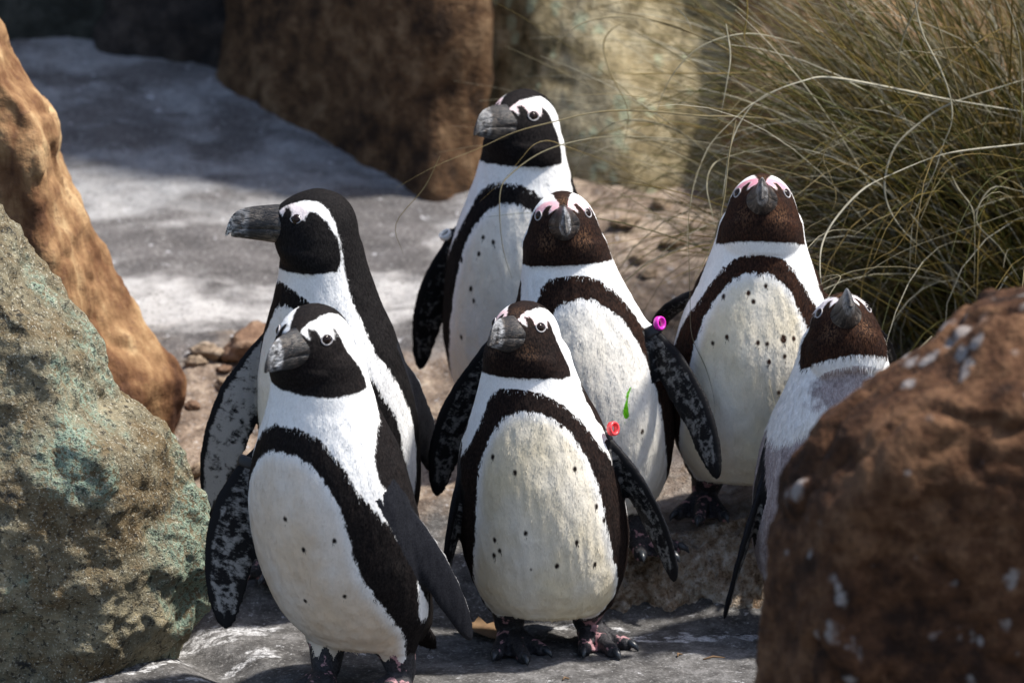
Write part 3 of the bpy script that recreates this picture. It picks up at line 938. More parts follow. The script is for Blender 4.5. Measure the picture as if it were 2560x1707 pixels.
    for k, (fx, fy, fpsi) in enumerate(S['feet']):
        q = Mi @ on_floor(fx, fy)
        sx = -1 if k == 0 else 1
        hx, hy = centre(0.10)
        top = Vector((hx + sx * 0.058 * ws, hy + 0.005, 0.105 * sc))
        ank = q + Vector((0, 0, 0.024))
        mid = top.lerp(ank, 0.62)
        add(tube([top, top.lerp(ank, 0.3), mid, ank + Vector((0, 0, .004)), ank - Vector((0, 0, .012))], [.050, .045, .028, .0215, .016], 16))
        legs.append((top, ank))
        d0 = -(R(fpsi) - psi)
        rt = Matrix.Rotation(d0, 3, 'Z')
        ends = []
        for ta, tl in ((-28, .080), (0, .100), (28, .080)):
            dv = rt @ (Matrix.Rotation(R(ta), 3, 'Z') @ Vector((0, -1, 0)))
            a, b, e = ank + Vector((0, 0, -.004)), q + dv * (tl * .5) + Vector((0, 0, .016)), q + dv * tl + Vector((0, 0, .0075))
            add(tube([a, a.lerp(b, .5) + Vector((0, 0, .002)), b, b.lerp(e, .55), e, e + dv * .004], [.0165, .0150, .0125, .0112, .0110, .005], 12))
            ends.append((e, dv))
        ht = rt @ Vector((0, 0.022, 0))
        add(tube([ank + Vector((0, 0, -.006)), q + ht + Vector((0, 0, .008)), q + ht * 1.5 + Vector((0, 0, .006))], [.014, .009, .003], 10))
        for (e1, _), (e2, _) in zip(ends[:-1], ends[1:]):
            c1, c2 = e1.lerp(q, .12), e2.lerp(q, .12)
            h1, h2 = Vector((0, 0, .0095)), Vector((0, 0, .003))
            tri = [q + h1 * 1.6, c1 + Vector((0, 0, .003)), c1.lerp(c2, .5).lerp(q, .12), c2 + Vector((0, 0, .003))]
            vv = [tuple(Vector((t.x, t.y, max(t.z, q.z + .007)))) for t in tri] + [tuple(Vector((t.x, t.y, q.z + .0015))) for t in tri]
            add((vv, [(0, 1, 2, 3), (7, 6, 5, 4), (0, 4, 5, 1), (1, 5, 6, 2), (2, 6, 7, 3), (3, 7, 4, 0)]))
        claws += [(e, dv) for e, dv in ends]
    # tail
    tx, ty = centre(0.09)
    t0 = Vector((tx, ty + .070, .095 * sc))
    t1 = Vector((tx, ty + .135, .030 * sc)) + Vector(S.get('tail', (0, 0, 0)))
    add(tube([t0, t0.lerp(t1, .4), t0.lerp(t1, .8), t1], [.045, .038, .028, .010], 14, 0.35, up=(0, 1, 0.6)))

    me = evaluate_remesh(V, F, S.get('voxel', 0.0026), 5)
    me.name = 'body'
    n = len(me.vertices)
    co = np.empty(n * 3)
    me.vertices.foreach_get('co', co)
    co = co.reshape(-1, 3)
    no = np.empty(n * 3)
    me.vertex_normals.foreach_get('vector', no)
    no = no.reshape(-1, 3)
    tor = 1 - smoothstep(-0.09, -0.06, ((co - HC) @ HR / hs)[:, 2])
    for k_ in np.where((tor > 0.01) & (co[:, 2] > 0.06 * sc))[0]:
        x_, y_, z_ = co[k_]
        co[k_] += no[k_] * (tor[k_] * (0.0028 * noise.noise(Vector((x_ * 22, y_ * 22, z_ * 9 + S['foot'][0]))) + 0.0012 * noise.noise(Vector((x_ * 90, y_ * 90, z_ * 34)))))
    me.vertices.foreach_set('co', co.ravel())
    me.update()
    me.vertex_normals.foreach_get('vector', (nb_ := np.empty(n * 3)))
    no = nb_.reshape(-1, 3)
    # ---- markings as signed distances, so that the edges stay crisp
    zc = co[:, 2] / sc
    cx, cy = centre(zc)
    # the neck pattern turns with the head
    tw = -np.clip(R(S['hyaw']) - psi, -0.75, 0.75) * smoothstep(0.36, 0.46, zc)
    rx_, ry_ = co[:, 0] - cx, co[:, 1] - cy
    rx_, ry_ = rx_ * np.cos(tw) + ry_ * np.sin(tw), -rx_ * np.sin(tw) + ry_ * np.cos(tw)
    ang = np.degrees(np.arctan2(np.abs(rx_), -ry_))
    dzb = S.get('band_dz', 0.0)
    P = np.stack([np.radians(ang) * ARC, zc], 1)
    conv = lambda poly, dz: [(math.radians(a) * ARC, h + dz * (1 if h > 0.2 else 0)) for a, h in poly]
    bd = S.get('band_w', 1.0)
    belly_poly = [(a, h - (bd - 1) * 0.034 if h > 0.3 else h) for a, h in BELLY]
    sd_b = poly_sdf(P, conv(belly_poly, dzb))
    sd_n = poly_sdf(P, conv(NECK, dzb))
    d_body = -np.maximum(sd_b, sd_n)
    ph = (co - HC) @ HR / hs
    fz = np.stack([-ph[:, 1], ph[:, 2]], 1)
    mask = poly_sdf(fz, S.get('mask', MASK))
    wc = np.interp(-ph[:, 1], [-.06, -.03, 0, .03, .045, .060], [.046, .036, .024, .016, .011, .007]) * S.get('crown', 1.0)
    crown = wc - np.abs(ph[:, 0])
    ok = (ph[:, 2] > 0.0) | (ph[:, 1] > 0.01)
    crown = np.where(ok, crown, -0.02)
    d_head = np.maximum(mask, crown)
    dist_h = np.linalg.norm(ph * np.array([1, 1, .9]), axis=1)
    wh = smoothstep(-0.085, -0.068, ph[:, 2]) * (1 - smoothstep(0.095, 0.115, dist_h))
    dark = d_body * (1 - wh) + d_head * wh
    jag = 1.35 - 0.75 * wh
    pink = np.where(wh > .5, poly_sdf(fz, PINK), -0.02)
    # rust-coloured worn feathers around the gape
    gape = np.linalg.norm((np.abs(ph) - np.array([.026, 0, 0])) * [1, 0, 0] + (ph - np.array([0, -.044, -.026])) * [0, 1, 1], axis=1)
    rust = np.clip(1 - gape / 0.022, 0, 1) * S.get('rust', 0.0) * (wh > .5)
    rust = np.maximum(rust, np.clip(1 - np.hypot(ph[:, 0] * 1.0, np.hypot(ph[:, 1] + .046, ph[:, 2] - .036)) / .02, 0, 1) * S.get('rust', 0.0) * .8)
    belly = smoothstep(-0.004, 0.02, sd_b)
    # flippers
    fm = np.zeros(n)
    fvec = np.zeros((n, 3))
    for (A, es, et, en, L, fw, bow, dip, cs, cwid) in flips:
        rel = co - np.array(A)
        s = rel @ np.array(es) / L
        sc_ = np.clip(s, 0, 1)
        hump = 4 * sc_ * (1 - sc_)
        t = rel @ np.array(et) - bow * hump
        nn = rel @ np.array(en) - dip * hump
        half = np.interp(sc_, cs, cwid) * fw * 0.5
        inside = (s > -0.02) & (s < 1.06) & (np.abs(t) < half + 0.006) & (np.abs(nn) < 0.017 * (1.15 - 0.5 * sc_))
        w = np.where(inside, smoothstep(0.07, 0.16, s), 0)
        take = w > fm
        fm = np.where(take, w, fm)
        fvec[take] = np.stack([sc_, np.clip(t / np.maximum(half, 1e-4), -1.2, 1.2), np.clip(0.5 - nn / 0.004, 0, 1)], 1)[take]
    # feet
    foot = np.zeros(n)
    for top, ank in legs:
        a, b = np.array(top), np.array(ank)
        e = b - a
        t = np.clip((co - a) @ e / (e @ e), 0, 1)
        dl = np.linalg.norm(co - a - t[:, None] * e, axis=1)
        zl = co[:, 2] - ank.z
        foot = np.maximum(foot, (dl < 0.036) * (1 - smoothstep(0.032, 0.042, zl + 0.008 * np.sin(co[:, 0] * 190 + co[:, 1] * 150))))
        foot = np.maximum(foot, (np.linalg.norm(co - b, axis=1) < 0.135) * (zl < 0.014) * 1.0)
    tail_zone = (co[:, 1] > ty + 0.065) & (zc < 0.13)
    dark = np.where(tail_zone, 0.02, dark)
    foot = np.where(tail_zone, 0, foot)
    # photographed spots and smears: found by looking from the camera
    bvh = BVHTree.FromPolygons(co.tolist(), [tuple(pp.vertices) for pp in me.polygons])
    eye0 = Mi @ Vector((0, CAM_Y, CAM_Z))

    def surface(px, py):
        tgt = Mi @ at(px, py, p.y)
        h = bvh.ray_cast(eye0, (tgt - eye0).normalized())
        return np.array(h[0]) if h[0] is not None else None
    spot_at = []
    for sp in S.get('spots', []):
        h = surface(sp[0], sp[1])
        if h is not None:
            spot_at.append(h)
            dd = (sp[2] if len(sp) > 2 else 0.0034) - np.linalg.norm((co - h) * [1, 1, .75], axis=1)
            near = dd > -0.012
            jag = np.where(near & (dd > dark), 0.3, jag)
            dark = np.where(near, np.maximum(dark, dd), dark)
    green = np.full(n, -0.02)
    gp = [(surface(x, y), r) for x, y, r in S.get('smear', [])]
    gp = [g for g in gp if g[0] is not None]
    for (a, ra), (b, rb) in zip(gp[:-1], gp[1:]):
        e = b - a
        t = np.clip((co - a) @ e / max(e @ e, 1e-9), 0, 1)
        green = np.maximum(green, ra + (rb - ra) * t - np.linalg.norm(co - a - t[:, None] * e, axis=1))
    bare = np.full(n, -0.05)
    if S.get('moult'):
        chest = np.maximum(0.340 + 0.02 * np.sin(ang * 0.05 + 2) - zc, -0.05)                            # everything below the ragged collar
        thr = 0.024 - np.hypot(ang * 0.0007, (zc - 0.425) * 0.6)          # bald patch on the throat
        bare = np.where(wh > .5, -0.05, np.maximum(chest, thr))
        dark = np.where(wh > .5, dark, np.where(ang > 98, 0.02, -0.02))
        bare = np.where((ang > 88) & (zc > .30), -0.05, bare)
    dark = np.clip(dark, -0.03, 0.03)
    A_ = dict(dark=dark, jag=jag, pink=pink, rust=rust, belly=belly * (1 - wh), flipmask=fm, foot=foot, green=green, bare=bare)
    for k_, v_ in A_.items():
        set_attr(me, k_, v_)
    set_attr(me, 'flip', fvec, True)
    set_attr(me, 'fv', np.full(n, 0.4))
    for mm in S['mat']:
        me.materials.append(mm)
    me.polygons.foreach_set('use_smooth', [True] * len(me.polygons))
    lv0 = np.empty(len(me.polygons), np.int32)
    me.polygons.foreach_get('loop_start', lv0)
    li = np.empty(len(me.loops), np.int32)
    me.loops.foreach_get('vertex_index', li)
    pv = li[lv0]
    pv2 = li[np.minimum(lv0 + 2, len(li) - 1)]
    me.polygons.foreach_set('material_index', np.where((fm[pv] + fm[pv2]) > 1.0, 1, np.where((foot[pv] + foot[pv2]) > 1.0, 2, 0)).astype(np.int32))
    body = link(bpy.data.objects.new('body', me), root)

    # ---- short contour feathers standing slightly off the skin
    r = np.random.default_rng(int(S['foot'][0]))
    cand = np.where((fm < 0.1) & (foot < 0.2))[0]
    nearb = (ph[:, 1] < -0.045) & (np.abs(ph[:, 0]) < 0.034) & (ph[:, 2] > -0.034) & (ph[:, 2] < .036) & (wh > .5)
    eyed = np.minimum(np.linalg.norm(ph - [.036, -.032, .014], axis=1), np.linalg.norm(ph - [-.036, -.032, .014], axis=1)) < .015
    clear = np.zeros(n, bool)
    for h in spot_at:
        clear |= (np.linalg.norm(co - h - np.array([0, 0, .003]), axis=1) < 0.010) & (dark < 0.0)
    cand = cand[~(nearb | eyed | clear)[cand]]
    cnt = S.get('feathers', 30000)
    pick = r.choice(cand, cnt)
    base, nr = co[pick], no[pick]
    jit = r.normal(0, 0.0011, base.shape)
    jit -= nr * (jit * nr).sum(1, keepdims=True)
    base = base + jit
    dirv = np.tile(np.array([0, 0, -1.0]), (cnt, 1)) + r.normal(0, 0.16, (cnt, 3))
    back = (HR @ np.array([0, 0.75, -0.65]))
    hw_ = wh[pick][:, None]
    dirv = dirv * (1 - hw_) + (back + r.normal(0, 0.16, (cnt, 3))) * hw_
    dirv -= nr * (dirv * nr).sum(1, keepdims=True)
    dirv /= np.linalg.norm(dirv, axis=1, keepdims=True) + 1e-9
    bi = np.cross(nr, dirv)
    ln = np.where(wh[pick] > .5, 0.0050, 0.0080) * r.uniform(0.7, 1.3, cnt) * S.get('flen', 1.0)
    wd = np.where(wh[pick] > .5, 0.0007, 0.0010) * r.uniform(0.7, 1.3, cnt)
    lift = r.uniform(0.0, 0.0007, cnt) * S.get('flen', 1.0) ** 2.5
    v1 = base - nr * 0.0004 - bi * wd[:, None]
    v0 = base - nr * 0.0004 + bi * wd[:, None]
    v2 = base + dirv * ln[:, None] + nr * lift[:, None]
    fv = np.stack([v0, v1, v2], 1).reshape(-1, 3)
    fme = bpy.data.meshes.new('plumage')
    fme.vertices.add(cnt * 3)
    fme.vertices.foreach_set('co', fv.ravel())
    fme.loops.add(cnt * 3)
    fme.loops.foreach_set('vertex_index', np.arange(cnt * 3, dtype=np.int32))
    fme.polygons.add(cnt)
    fme.polygons.foreach_set('loop_start', np.arange(0, cnt * 3, 3, dtype=np.int32))
    fme.polygons.foreach_set('loop_total', np.full(cnt, 3, dtype=np.int32))
    fme.polygons.foreach_set('use_smooth', [True] * cnt)
    fme.update(calc_edges=True)
    for k_, v_ in A_.items():
        set_attr(fme, k_, np.repeat(v_[pick], 3))
    set_attr(fme, 'fv', np.repeat(r.random(cnt) ** 1.5, 3))
    set_attr(fme, 'flip', np.repeat(fvec[pick], 3, 0), True)
    nn_ = nr + r.normal(0, 0.09, nr.shape)
    nn_ /= np.linalg.norm(nn_, axis=1, keepdims=True)
    fme.normals_split_custom_set_from_vertices(np.repeat(nn_, 3, 0).tolist())
    fme.materials.append(S['mat'][0])
    plum = link(bpy.data.objects.new('plumage', fme), root)
    tag(plum, kind='stuff')

    # ---- eyes
    for sx in (-1, 1):
        tgt = Vector(HC + HR @ (np.array([sx * 0.0385, -0.032, 0.0145]) * hs))
        loc, nor, _, _ = bvh.find_nearest(tgt)
        want = Vector(HR @ np.array([sx * .80, -.55, .08])).normalized()
        nor = (nor + want * 0.8).normalized()
        er = 0.0086 * hs
        ev, ef = [], []
        sv = []
        for i in range(13):
            th = math.pi * i / 12
            for j in range(20):
                a = 2 * math.pi * j / 20
                sv.append((er * math.sin(th) * math.cos(a), er * math.sin(th) * math.sin(a), er * math.cos(th)))
        ef = [(i*20 + j, (i+1)*20 + j, (i+1)*20 + (j+1) % 20, i*20 + (j+1) % 20) for i in range(12) for j in range(20)]
        q = nor.to_track_quat('Z', 'Y').to_matrix()
        ctr = loc - nor * (er * 0.55)
        ev = [tuple(ctr + q @ Vector(t)) for t in sv]
        eye = mesh_obj('eye', ev, ef, EYE_M, root)
        rv, rf = [], []
        up = Vector(HR @ np.array([0, 0, 1.0]))
        for i in range(26):
            a = 2 * math.pi * i / 26
            dv = q @ Vector((math.cos(a), math.sin(a), 0))
            squash = 1.0 - S.get('squint', 0.20) * abs(dv.dot(up))
            low = 1.25 - 0.35 * dv.dot(up)
            for j in range(8):
                b = 2 * math.pi * j / 8
                rr = er * 1.02 * squash + 0.0007 * hs * low * math.cos(b)
                rv.append(tuple(ctr + dv * rr + nor * (er * 0.62 + 0.0011 * hs * math.sin(b))))
        rf = [(i*8 + j, ((i+1) % 26)*8 + j, ((i+1) % 26)*8 + (j+1) % 8, i*8 + (j+1) % 8) for i in range(26) for j in range(8)]
        mesh_obj('eye_ring', rv, rf, RING_M, eye)
    # ---- bill
    bm_ = S['bmat']
    bill = None
    for nm, tab in (('upper_bill', UP), ('lower_bill', LO)):
        ds = np.linspace(0, tab[-1, 0], 26)
        Tb = catmull(tab[:, 0], tab[:, 1:], ds)
        rings, alo, bco = [], [], []
        for d, (t, b, hw) in zip(ds, Tb):
            a = np.linspace(0, 2 * math.pi, 24, endpoint=False)
            cz_, hh = (t + b) / 2, (t - b) / 2
            sn = np.sin(a)
            if nm == 'upper_bill':
                xx = hw * np.cos(a) * np.where(sn > 0, 1 - 0.45 * sn ** 2, 1.0)
                zz = b + 2 * hh * np.where(sn > 0, sn ** 1.0, sn * 0.04)
            else:
                xx = hw * np.cos(a) * np.where(sn < 0, 1 - 0.2 * sn ** 2, 1.0)
                zz = t + 2 * hh * np.where(sn < 0, -np.abs(sn) ** 0.9, sn * 0.04)
            yy = np.full_like(a, -(0.046 + d))
            rings.append((np.stack([xx, yy, zz], 1) * hs) @ HR.T + HC)
            alo += [d / 0.084] * 24
            bco += [(d / 0.084, float(z_), float(x_)) for z_, x_ in zip(zz, xx)]
        bv_, bf_ = loft(rings)
        alo += [0.0, 1.0]
        ob = mesh_obj(nm, bv_, bf_, bm_, root)
        set_attr(ob.data, 'along', np.array(alo))
        set_attr(ob.data, 'bco', np.array(bco + [(0, 0, 0), (1, 0, 0)]), True)
    # ---- claws
    for e, dv in claws:
        c0 = Vector(e)
        pts = [c0 - dv * .005 + Vector((0, 0, .003)), c0 + dv * .006 + Vector((0, 0, .0045)), c0 + dv * .014 + Vector((0, 0, .001)), c0 + dv * .019 + Vector((0, 0, -.0055))]
        cv, cf = tube(pts, [.0065, .0065, .0045, .001], 8)
        mesh_obj('claw', cv, cf, CLAW_M, root)
    # ---- flipper band
    for which, colr, sub in S.get('bands', []):
        A, es, et, en, L, fw, bow, dip, cs, cwid = flips[0 if which == 'L' else 1]
        s0 = S.get('band_s', 0.2)
        hump = 4 * s0 * (1 - s0)
        c0 = A + es * (L * s0) + et * (bow * hump) + en * (dip * hump)
        wdt = float(np.interp(s0, cs, cwid)) * fw * 0.5 + 0.003
        rings = []
        for k_ in np.linspace(-1, 1, 6):
            g = 1.0 + 0.06 * (1 - k_ * k_)
            rings.append([tuple(c0 + es * (0.0085 * k_) + et * (wdt * g * math.cos(t)) + en * (0.0125 * g * math.sin(t))) for t in np.linspace(0, 2 * math.pi, 24, endpoint=False)])
        bv_, bf_ = loft(rings)
        band = mesh_obj('flipper_band', bv_, bf_, STRAP_M, root)
        if sub:
            # coloured ring tag clipped to the outer edge of the strap
            cm = NT(S['mat'][0].name + '_tag', 0.35, 0.5)
            cm.out(cm.mix(cm.noise(90, 2), tuple(x * 0.85 for x in colr), colr))
            tv, tf = [], []
            to = c0 + et * (wdt + 0.002) + Mi.to_3x3() @ Vector(S.get('tag_off', (0, 0, 0)))
            ax = (Mi.to_3x3() @ Vector(S.get('tag_axis', (0.75, -0.62, 0.2)))).normalized()
            u_ = ax.orthogonal().normalized()
            w_ = ax.cross(u_)
            prof = [(.0125, -.008), (.0150, -.006), (.0155, .004), (.0145, .008), (.0105, .008), (.0095, .004), (.0090, -.006)]
            prof = [(a_ * .72, b_ * .6) for a_, b_ in prof]
            for i in range(28):
                a = 2 * math.pi * i / 28
                dv = u_ * math.cos(a) + w_ * math.sin(a)
                for (rr, hh) in prof:
                    tv.append(tuple(to + dv * rr + ax * hh))
            m_ = len(prof)
            tf = [(i*m_ + j, ((i+1) % 28)*m_ + j, ((i+1) % 28)*m_ + (j+1) % m_, i*m_ + (j+1) % m_) for i in range(28) for j in range(m_)]
            mesh_obj('ring_tag', tv, tf, cm.m, band)
    return root


PENGUINS = [
    dict(label='black and white penguin with no pink on its brow, leaning forward, dark plain flipper band',
         foot=(915, 1705), head=(783, 853), head_dy=-0.10, yaw=40, hyaw=27, hpitch=2, crown=1.05, mask=MASK_NARROW, hroll=4, bend=0.95, hs=1.08, ws=1.05, hip=(0, -0.02),
         mat=plumage_mat('plumage_black_white', brown=0.12, cream=0.95, tone=(0.70, 0.55, 0.39), pinkf=0.0, under=0.47, upale=0.85), bmat=beak_mat('bill_horn_tipped', 1.0),
         fl=dict(tip=(562, 1572), dy=-0.06, lead=(-1, -0.15, 0.1), dorsal=(0.15, 1, 0.1), bow=0.03, w=1.12),
         fr=dict(tip=(1180, 1600), dy=-0.02, lead=(-0.75, -0.65, 0.0), dorsal=(0.5, -0.85, 0), bow=0.0, dip=0.02, w=0.62, z=0.335, y=-0.028),
         feet=[(815, 1722, 20), (1005, 1730, 25)], band_dz=-0.026, bands=[('L', (0.0, 0.05, 0.06), False)], tail=(0.03, 0.0, 0.0),
         spots=[(713, 1297), (836, 1352), (759, 1374), (763, 1501), (862, 1490)]),
    dict(label='penguin with a round red tag on its flipper and pink-blotched feet in view',
         foot=(1372, 1622), head=(1312, 838), head_dy=-0.03, yaw=3, hyaw=24, hpitch=14, hs=1.02, crown=1.15, mask=MASK_NARROW, rust=0.6, bend=1.2,
         mat=plumage_mat('plumage_cream_belly', brown=0.4, cream=1.0, pinkf=0.9, under=0.46, pink=(0.80, 0.55, 0.56)), bmat=beak_mat('bill_grey_tipped', 0.8),
         fl=dict(tip=(1108, 1490), dy=-0.01, lead=(-0.35, -0.9, 0), dorsal=(-1, 0.3, 0), bow=0.02, w=0.8),
         fr=dict(tip=(1688, 1452), dy=-0.04, lead=(0.62, -0.70, 0.25), dorsal=(0.6, 0.8, 0.2), bow=0.025, w=0.85),
         feet=[(1272, 1612, -14), (1468, 1602, -24)], band_dz=0.012, bands=[('R', (0.80, 0.06, 0.07), True)], band_s=0.10, tag_off=(0.005, -0.01, 0.012),
         spots=[(1287, 1181), (1437, 1172), (1314, 1332), (1442, 1356), (1392, 1414), (1487, 1410), (1237, 1349), (1249, 1376), (1235, 1388), (1403, 1065), (1412, 1043), (1243, 1062), (1232, 1142), (1327, 1423, .0015), (1491, 1266), (1510, 1300)]),
    dict(label='penguin turned sideways showing its whole bill in profile, dusted white at the tip',
         foot=(870, 1452), head=(792, 562), head_dy=-0.04, yaw=44, hyaw=86, hpitch=3, mask=MASK_SIDE, crown=1.35, hs=1.10, ws=1.04, neck=0.98, bend=1.1,
         mat=plumage_mat('plumage_glossy_black', brown=0.05, cream=0.25, pinkf=0.3, under=0.57, upale=1.1), bmat=beak_mat('bill_dark', 0.45, 0.9),
         fl=dict(tip=(525, 1295), dy=-0.05, lead=(-1, -0.2, 0.1), dorsal=(0.1, 1, 0.1), bow=0.03, w=0.9),
         fr=dict(tip=(1092, 1180), dy=0.06, lead=(-0.7, -0.7, 0.0), dorsal=(0.6, -0.8, 0), bow=0.0, dip=0.015, w=0.85),
         feet=[(735, 1432, 60), (960, 1462, 45)], squint=0.45, band_dz=0.005, band_w=0.85),
    dict(label='tallest penguin, head turned aside behind a grass blade, white tag on its flipper',
         foot=(1300, 1120), head=(1308, 308), head_dy=-0.05, yaw=14, hyaw=34, hpitch=10, crown=1.2, hs=1.08, bend=1.0, rust=0.0,
         mat=plumage_mat('plumage_pale_belly', brown=0.1, cream=0.6, pinkf=0.75, under=0.42, pink=(0.78, 0.52, 0.54)), bmat=beak_mat('bill_dull_dark', 0.5),
         fl=dict(tip=(1050, 925), dy=0.06, lead=(-0.8, -0.4, 0.3), dorsal=(-0.2, 1, 0.2), bow=0.02, w=0.85),
         fr=dict(tip=(1510, 960), dy=0.04, lead=(0.5, -0.8, 0), dorsal=(1, 0.2, 0), w=0.8),
         feet=[(1225, 1110, 10), (1375, 1110, -10)], bands=[('L', (0.75, 0.75, 0.73), True)], band_s=0.16, tag_axis=(-0.5, -0.3, 0.8), band_w=0.85,
         spots=[(1208, 594), (1233, 606), (1154, 650), (1197, 635), (1177, 722), (1184, 752), (1153, 843), (1208, 518), (1196, 893), (1300, 850)]),
    dict(label='brown-tinged penguin facing forward with a green smear on its breast and magenta tag',
         foot=(1480, 1372), head=(1408, 562), head_dy=-0.04, yaw=-10, hyaw=-1, hpitch=15, mask=MASK_NARROW, crown=0.75, hroll=-3, rust=1.0, bend=1.1, hs=1.02, hip=(0.01, 0),
         mat=plumage_mat('plumage_brown_white', brown=0.7, cream=0.5, pinkf=1.0, smear=True, under=0.46, pink=(0.74, 0.42, 0.46)), bmat=beak_mat('bill_slate', 0.75),
         fl=dict(tip=(1092, 1240), dy=0.02, lead=(-0.85, -0.45, 0.2), dorsal=(-0.2, 1, 0), bow=0.03, w=0.9),
         fr=dict(tip=(1795, 1195), dy=-0.15, y=-0.012, lead=(0.80, -0.5, 0.35), dorsal=(0.3, 0.9, 0.2), bow=0.022, w=0.85),
         feet=[(1400, 1375, -5), (1578, 1368, -38)], band_dz=0.018, bands=[('R', (0.72, 0.03, 0.50), True)], band_s=0.14, tag_off=(0.0, 0.0, 0.006), band_w=1.1,
         spots=[(1606, 1079)], smear=[(1577, 968, .0006), (1569, 985, .0022), (1566, 1010, .0026), (1564, 1028, .0055), (1566, 1040, .0045)]),
    dict(label='brown-faced penguin with its bill raised, standing in front of the grass tussock',
         foot=(1872, 1285), head=(1905, 518), head_dy=-0.04, yaw=6, hyaw=3, hpitch=26, mask=MASK_NARROW, crown=0.75, rust=0.8, bend=1.1, hs=1.02,
         mat=plumage_mat('plumage_brown_spotted', brown=1.0, cream=0.95, pinkf=1.0, under=0.42, pink=(0.58, 0.26, 0.32)), bmat=beak_mat('bill_raised', 0.6),
         fl=dict(tip=(1628, 862), dy=0.10, lead=(-0.5, -0.4, 0.75), dorsal=(-0.2, 1, 0.3), bow=0.02, w=0.7),
         fr=dict(tip=(2235, 915), dy=0.12, lead=(0.6, -0.5, 0.5), dorsal=(0.2, 1, 0.3), bow=0.02, w=0.75),
         feet=[(1762, 1272, 8), (1960, 1280, -12)], band_dz=0.018, band_w=0.85,
         spots=[(1809, 741), (1871, 733), (1883, 754), (1915, 715), (1980, 708), (1817, 843), (1782, 858), (1895, 857), (1918, 860), (1959, 847, .0055), (1984, 847), (1962, 891), (1922, 905), (1947, 982)]),
    dict(label='scruffy moulting penguin with bare grey chest and bill tilted up behind the rust brown boulder',
         foot=(2080, 1592), head=(2108, 818), head_dy=-0.03, yaw=12, hyaw=-1, hpitch=36, hroll=-6, rust=1.0, bend=1.1, hs=1.0, moult=True, flen=1.7,
         mat=plumage_mat('plumage_moulting', brown=1.0, cream=0.3, bare=1.0, pinkf=0.5, under=0.5, pink=(0.60, 0.48, 0.54)), bmat=beak_mat('bill_tilted', 0.5),
         fl=dict(tip=(1810, 1548), dy=-0.02, lead=(-0.25, -0.95, 0.0), dorsal=(-1, 0.25, 0), bow=0.03, w=0.62, z=0.36),
         fr=dict(tip=(2330, 1500), dy=0.02, lead=(0.3, -0.95, 0), dorsal=(1, 0.2, 0), w=0.7),
         feet=[(1985, 1590, 5), (2175, 1590, -5)]),
]
for S in PENGUINS:
    build_penguin(S)
# ------------------------------------------------------------------ grass tussock
def grass_mat():
    m = NT('tussock_grass', 0.6, 0.3)
    t = m.attr('tint')
    col = m.ramp(t, [(0.0, (0.016, 0.026, 0.002)), (0.35, (0.070, 0.070, 0.006)), (0.6, (0.155, 0.10, 0.016)), (0.8, (0.17, 0.15, 0.09)), (1.0, (0.44, 0.41, 0.31))])
    col = m.mix(m.math('MULTIPLY', m.noise(30, 2), 0.5), col, m.mix(0.5, col, (0.05, 0.04, 0.02)))
    m.b.inputs['Transmission Weight'].default_value = 0.0
    return m.out(col)


GRASS_M = grass_mat()
TUS = (0.92, 0.90)
tussock = empty('grass_tussock', (TUS[0], TUS[1], floor_z(*TUS)))
tag(tussock, 'large tussock of long thin arching green and straw grass beside the path', 'grass tussock')
TZ = tussock.location.z


def ribbon(pts, wid, rnd):
    """curved two-sided blade: a shallow V-shaped strip, tapering to its tip"""
    V, n = [], len(pts)
    side0 = Vector((rnd.uniform(-1, 1), rnd.uniform(-1, 1), rnd.uniform(-.4, .4)))
    for i, p in enumerate(pts):
        d = (pts[min(i + 1, n - 1)] - pts[max(i - 1, 0)]).normalized()
        s = (side0 - d * side0.dot(d)).normalized()
        k = d.cross(s)
        u = i / (n - 1)
        w = wid * min(1.0, 0.55 + u * 2.5) * (1 - u ** 3 * 0.85)
        V += [p - s * w, p + k * (w * 0.45), p + s * w, p - k * (w * 0.25)]
    F = []
    for i in range(n - 1):
        for j in range(4):
            k = (j + 1) % 4
            F.append((i*4 + j, i*4 + k, (i+1)*4 + k, (i+1)*4 + j))
    return V, F


rr = random.Random(5)
MV, MF, MT = [], [], []
for b in range(3200):
    far = rr.random()
    bx, by = TUS[0] + rr.gauss(0.03, 0.13), TUS[1] + rr.gauss(0.0, 0.10)
    az = rr.gauss(math.pi * 1.02, 0.55)                      # mostly leaning towards the path
    if rr.random() < 0.35:
        az = rr.uniform(0, 2 * math.pi)
    el = R(min(89, rr.gauss(63, 15)))
    L = rr.uniform(0.45, 1.05)
    bend = rr.uniform(1.0, 2.6) if rr.random() < 0.22 else rr.uniform(0.05, 0.9)
    p = Vector((bx, by, TZ - 0.01))
    pts = [p.copy()]
    n = 13
    wob = rr.uniform(-1, 1) * 0.5
    for i in range(n):
        u = i / n
        e = el - bend * u * u * 1.4 - u * 0.15
        a = az + wob * u * u
        p = p + Vector((math.cos(a) * math.cos(e), math.sin(a) * math.cos(e), math.sin(e))) * (L / n)
        if p.z < 0.02:
            break
        pts.append(p.copy())
    if len(pts) < 4:
        continue
    v, f = ribbon([q - tussock.location for q in pts], rr.uniform(0.0009, 0.0022), rr)
    o = len(MV)
    MV += [tuple(q) for q in v]
    MF += [tuple(i + o for i in q) for q in f]
    t = min(0.95, max(0.0, rr.gauss(0.42, 0.22) + (0.25 if rr.random() < 0.2 else 0)))
    MT += [min(1.0, t + 0.18 * (k // 4) / len(pts)) for k in range(len(v))]
mass = mesh_obj('grass_mass', MV, MF, GRASS_M, tussock)
set_attr(mass.data, 'tint', np.array(MT))
tag(mass, kind='stuff')

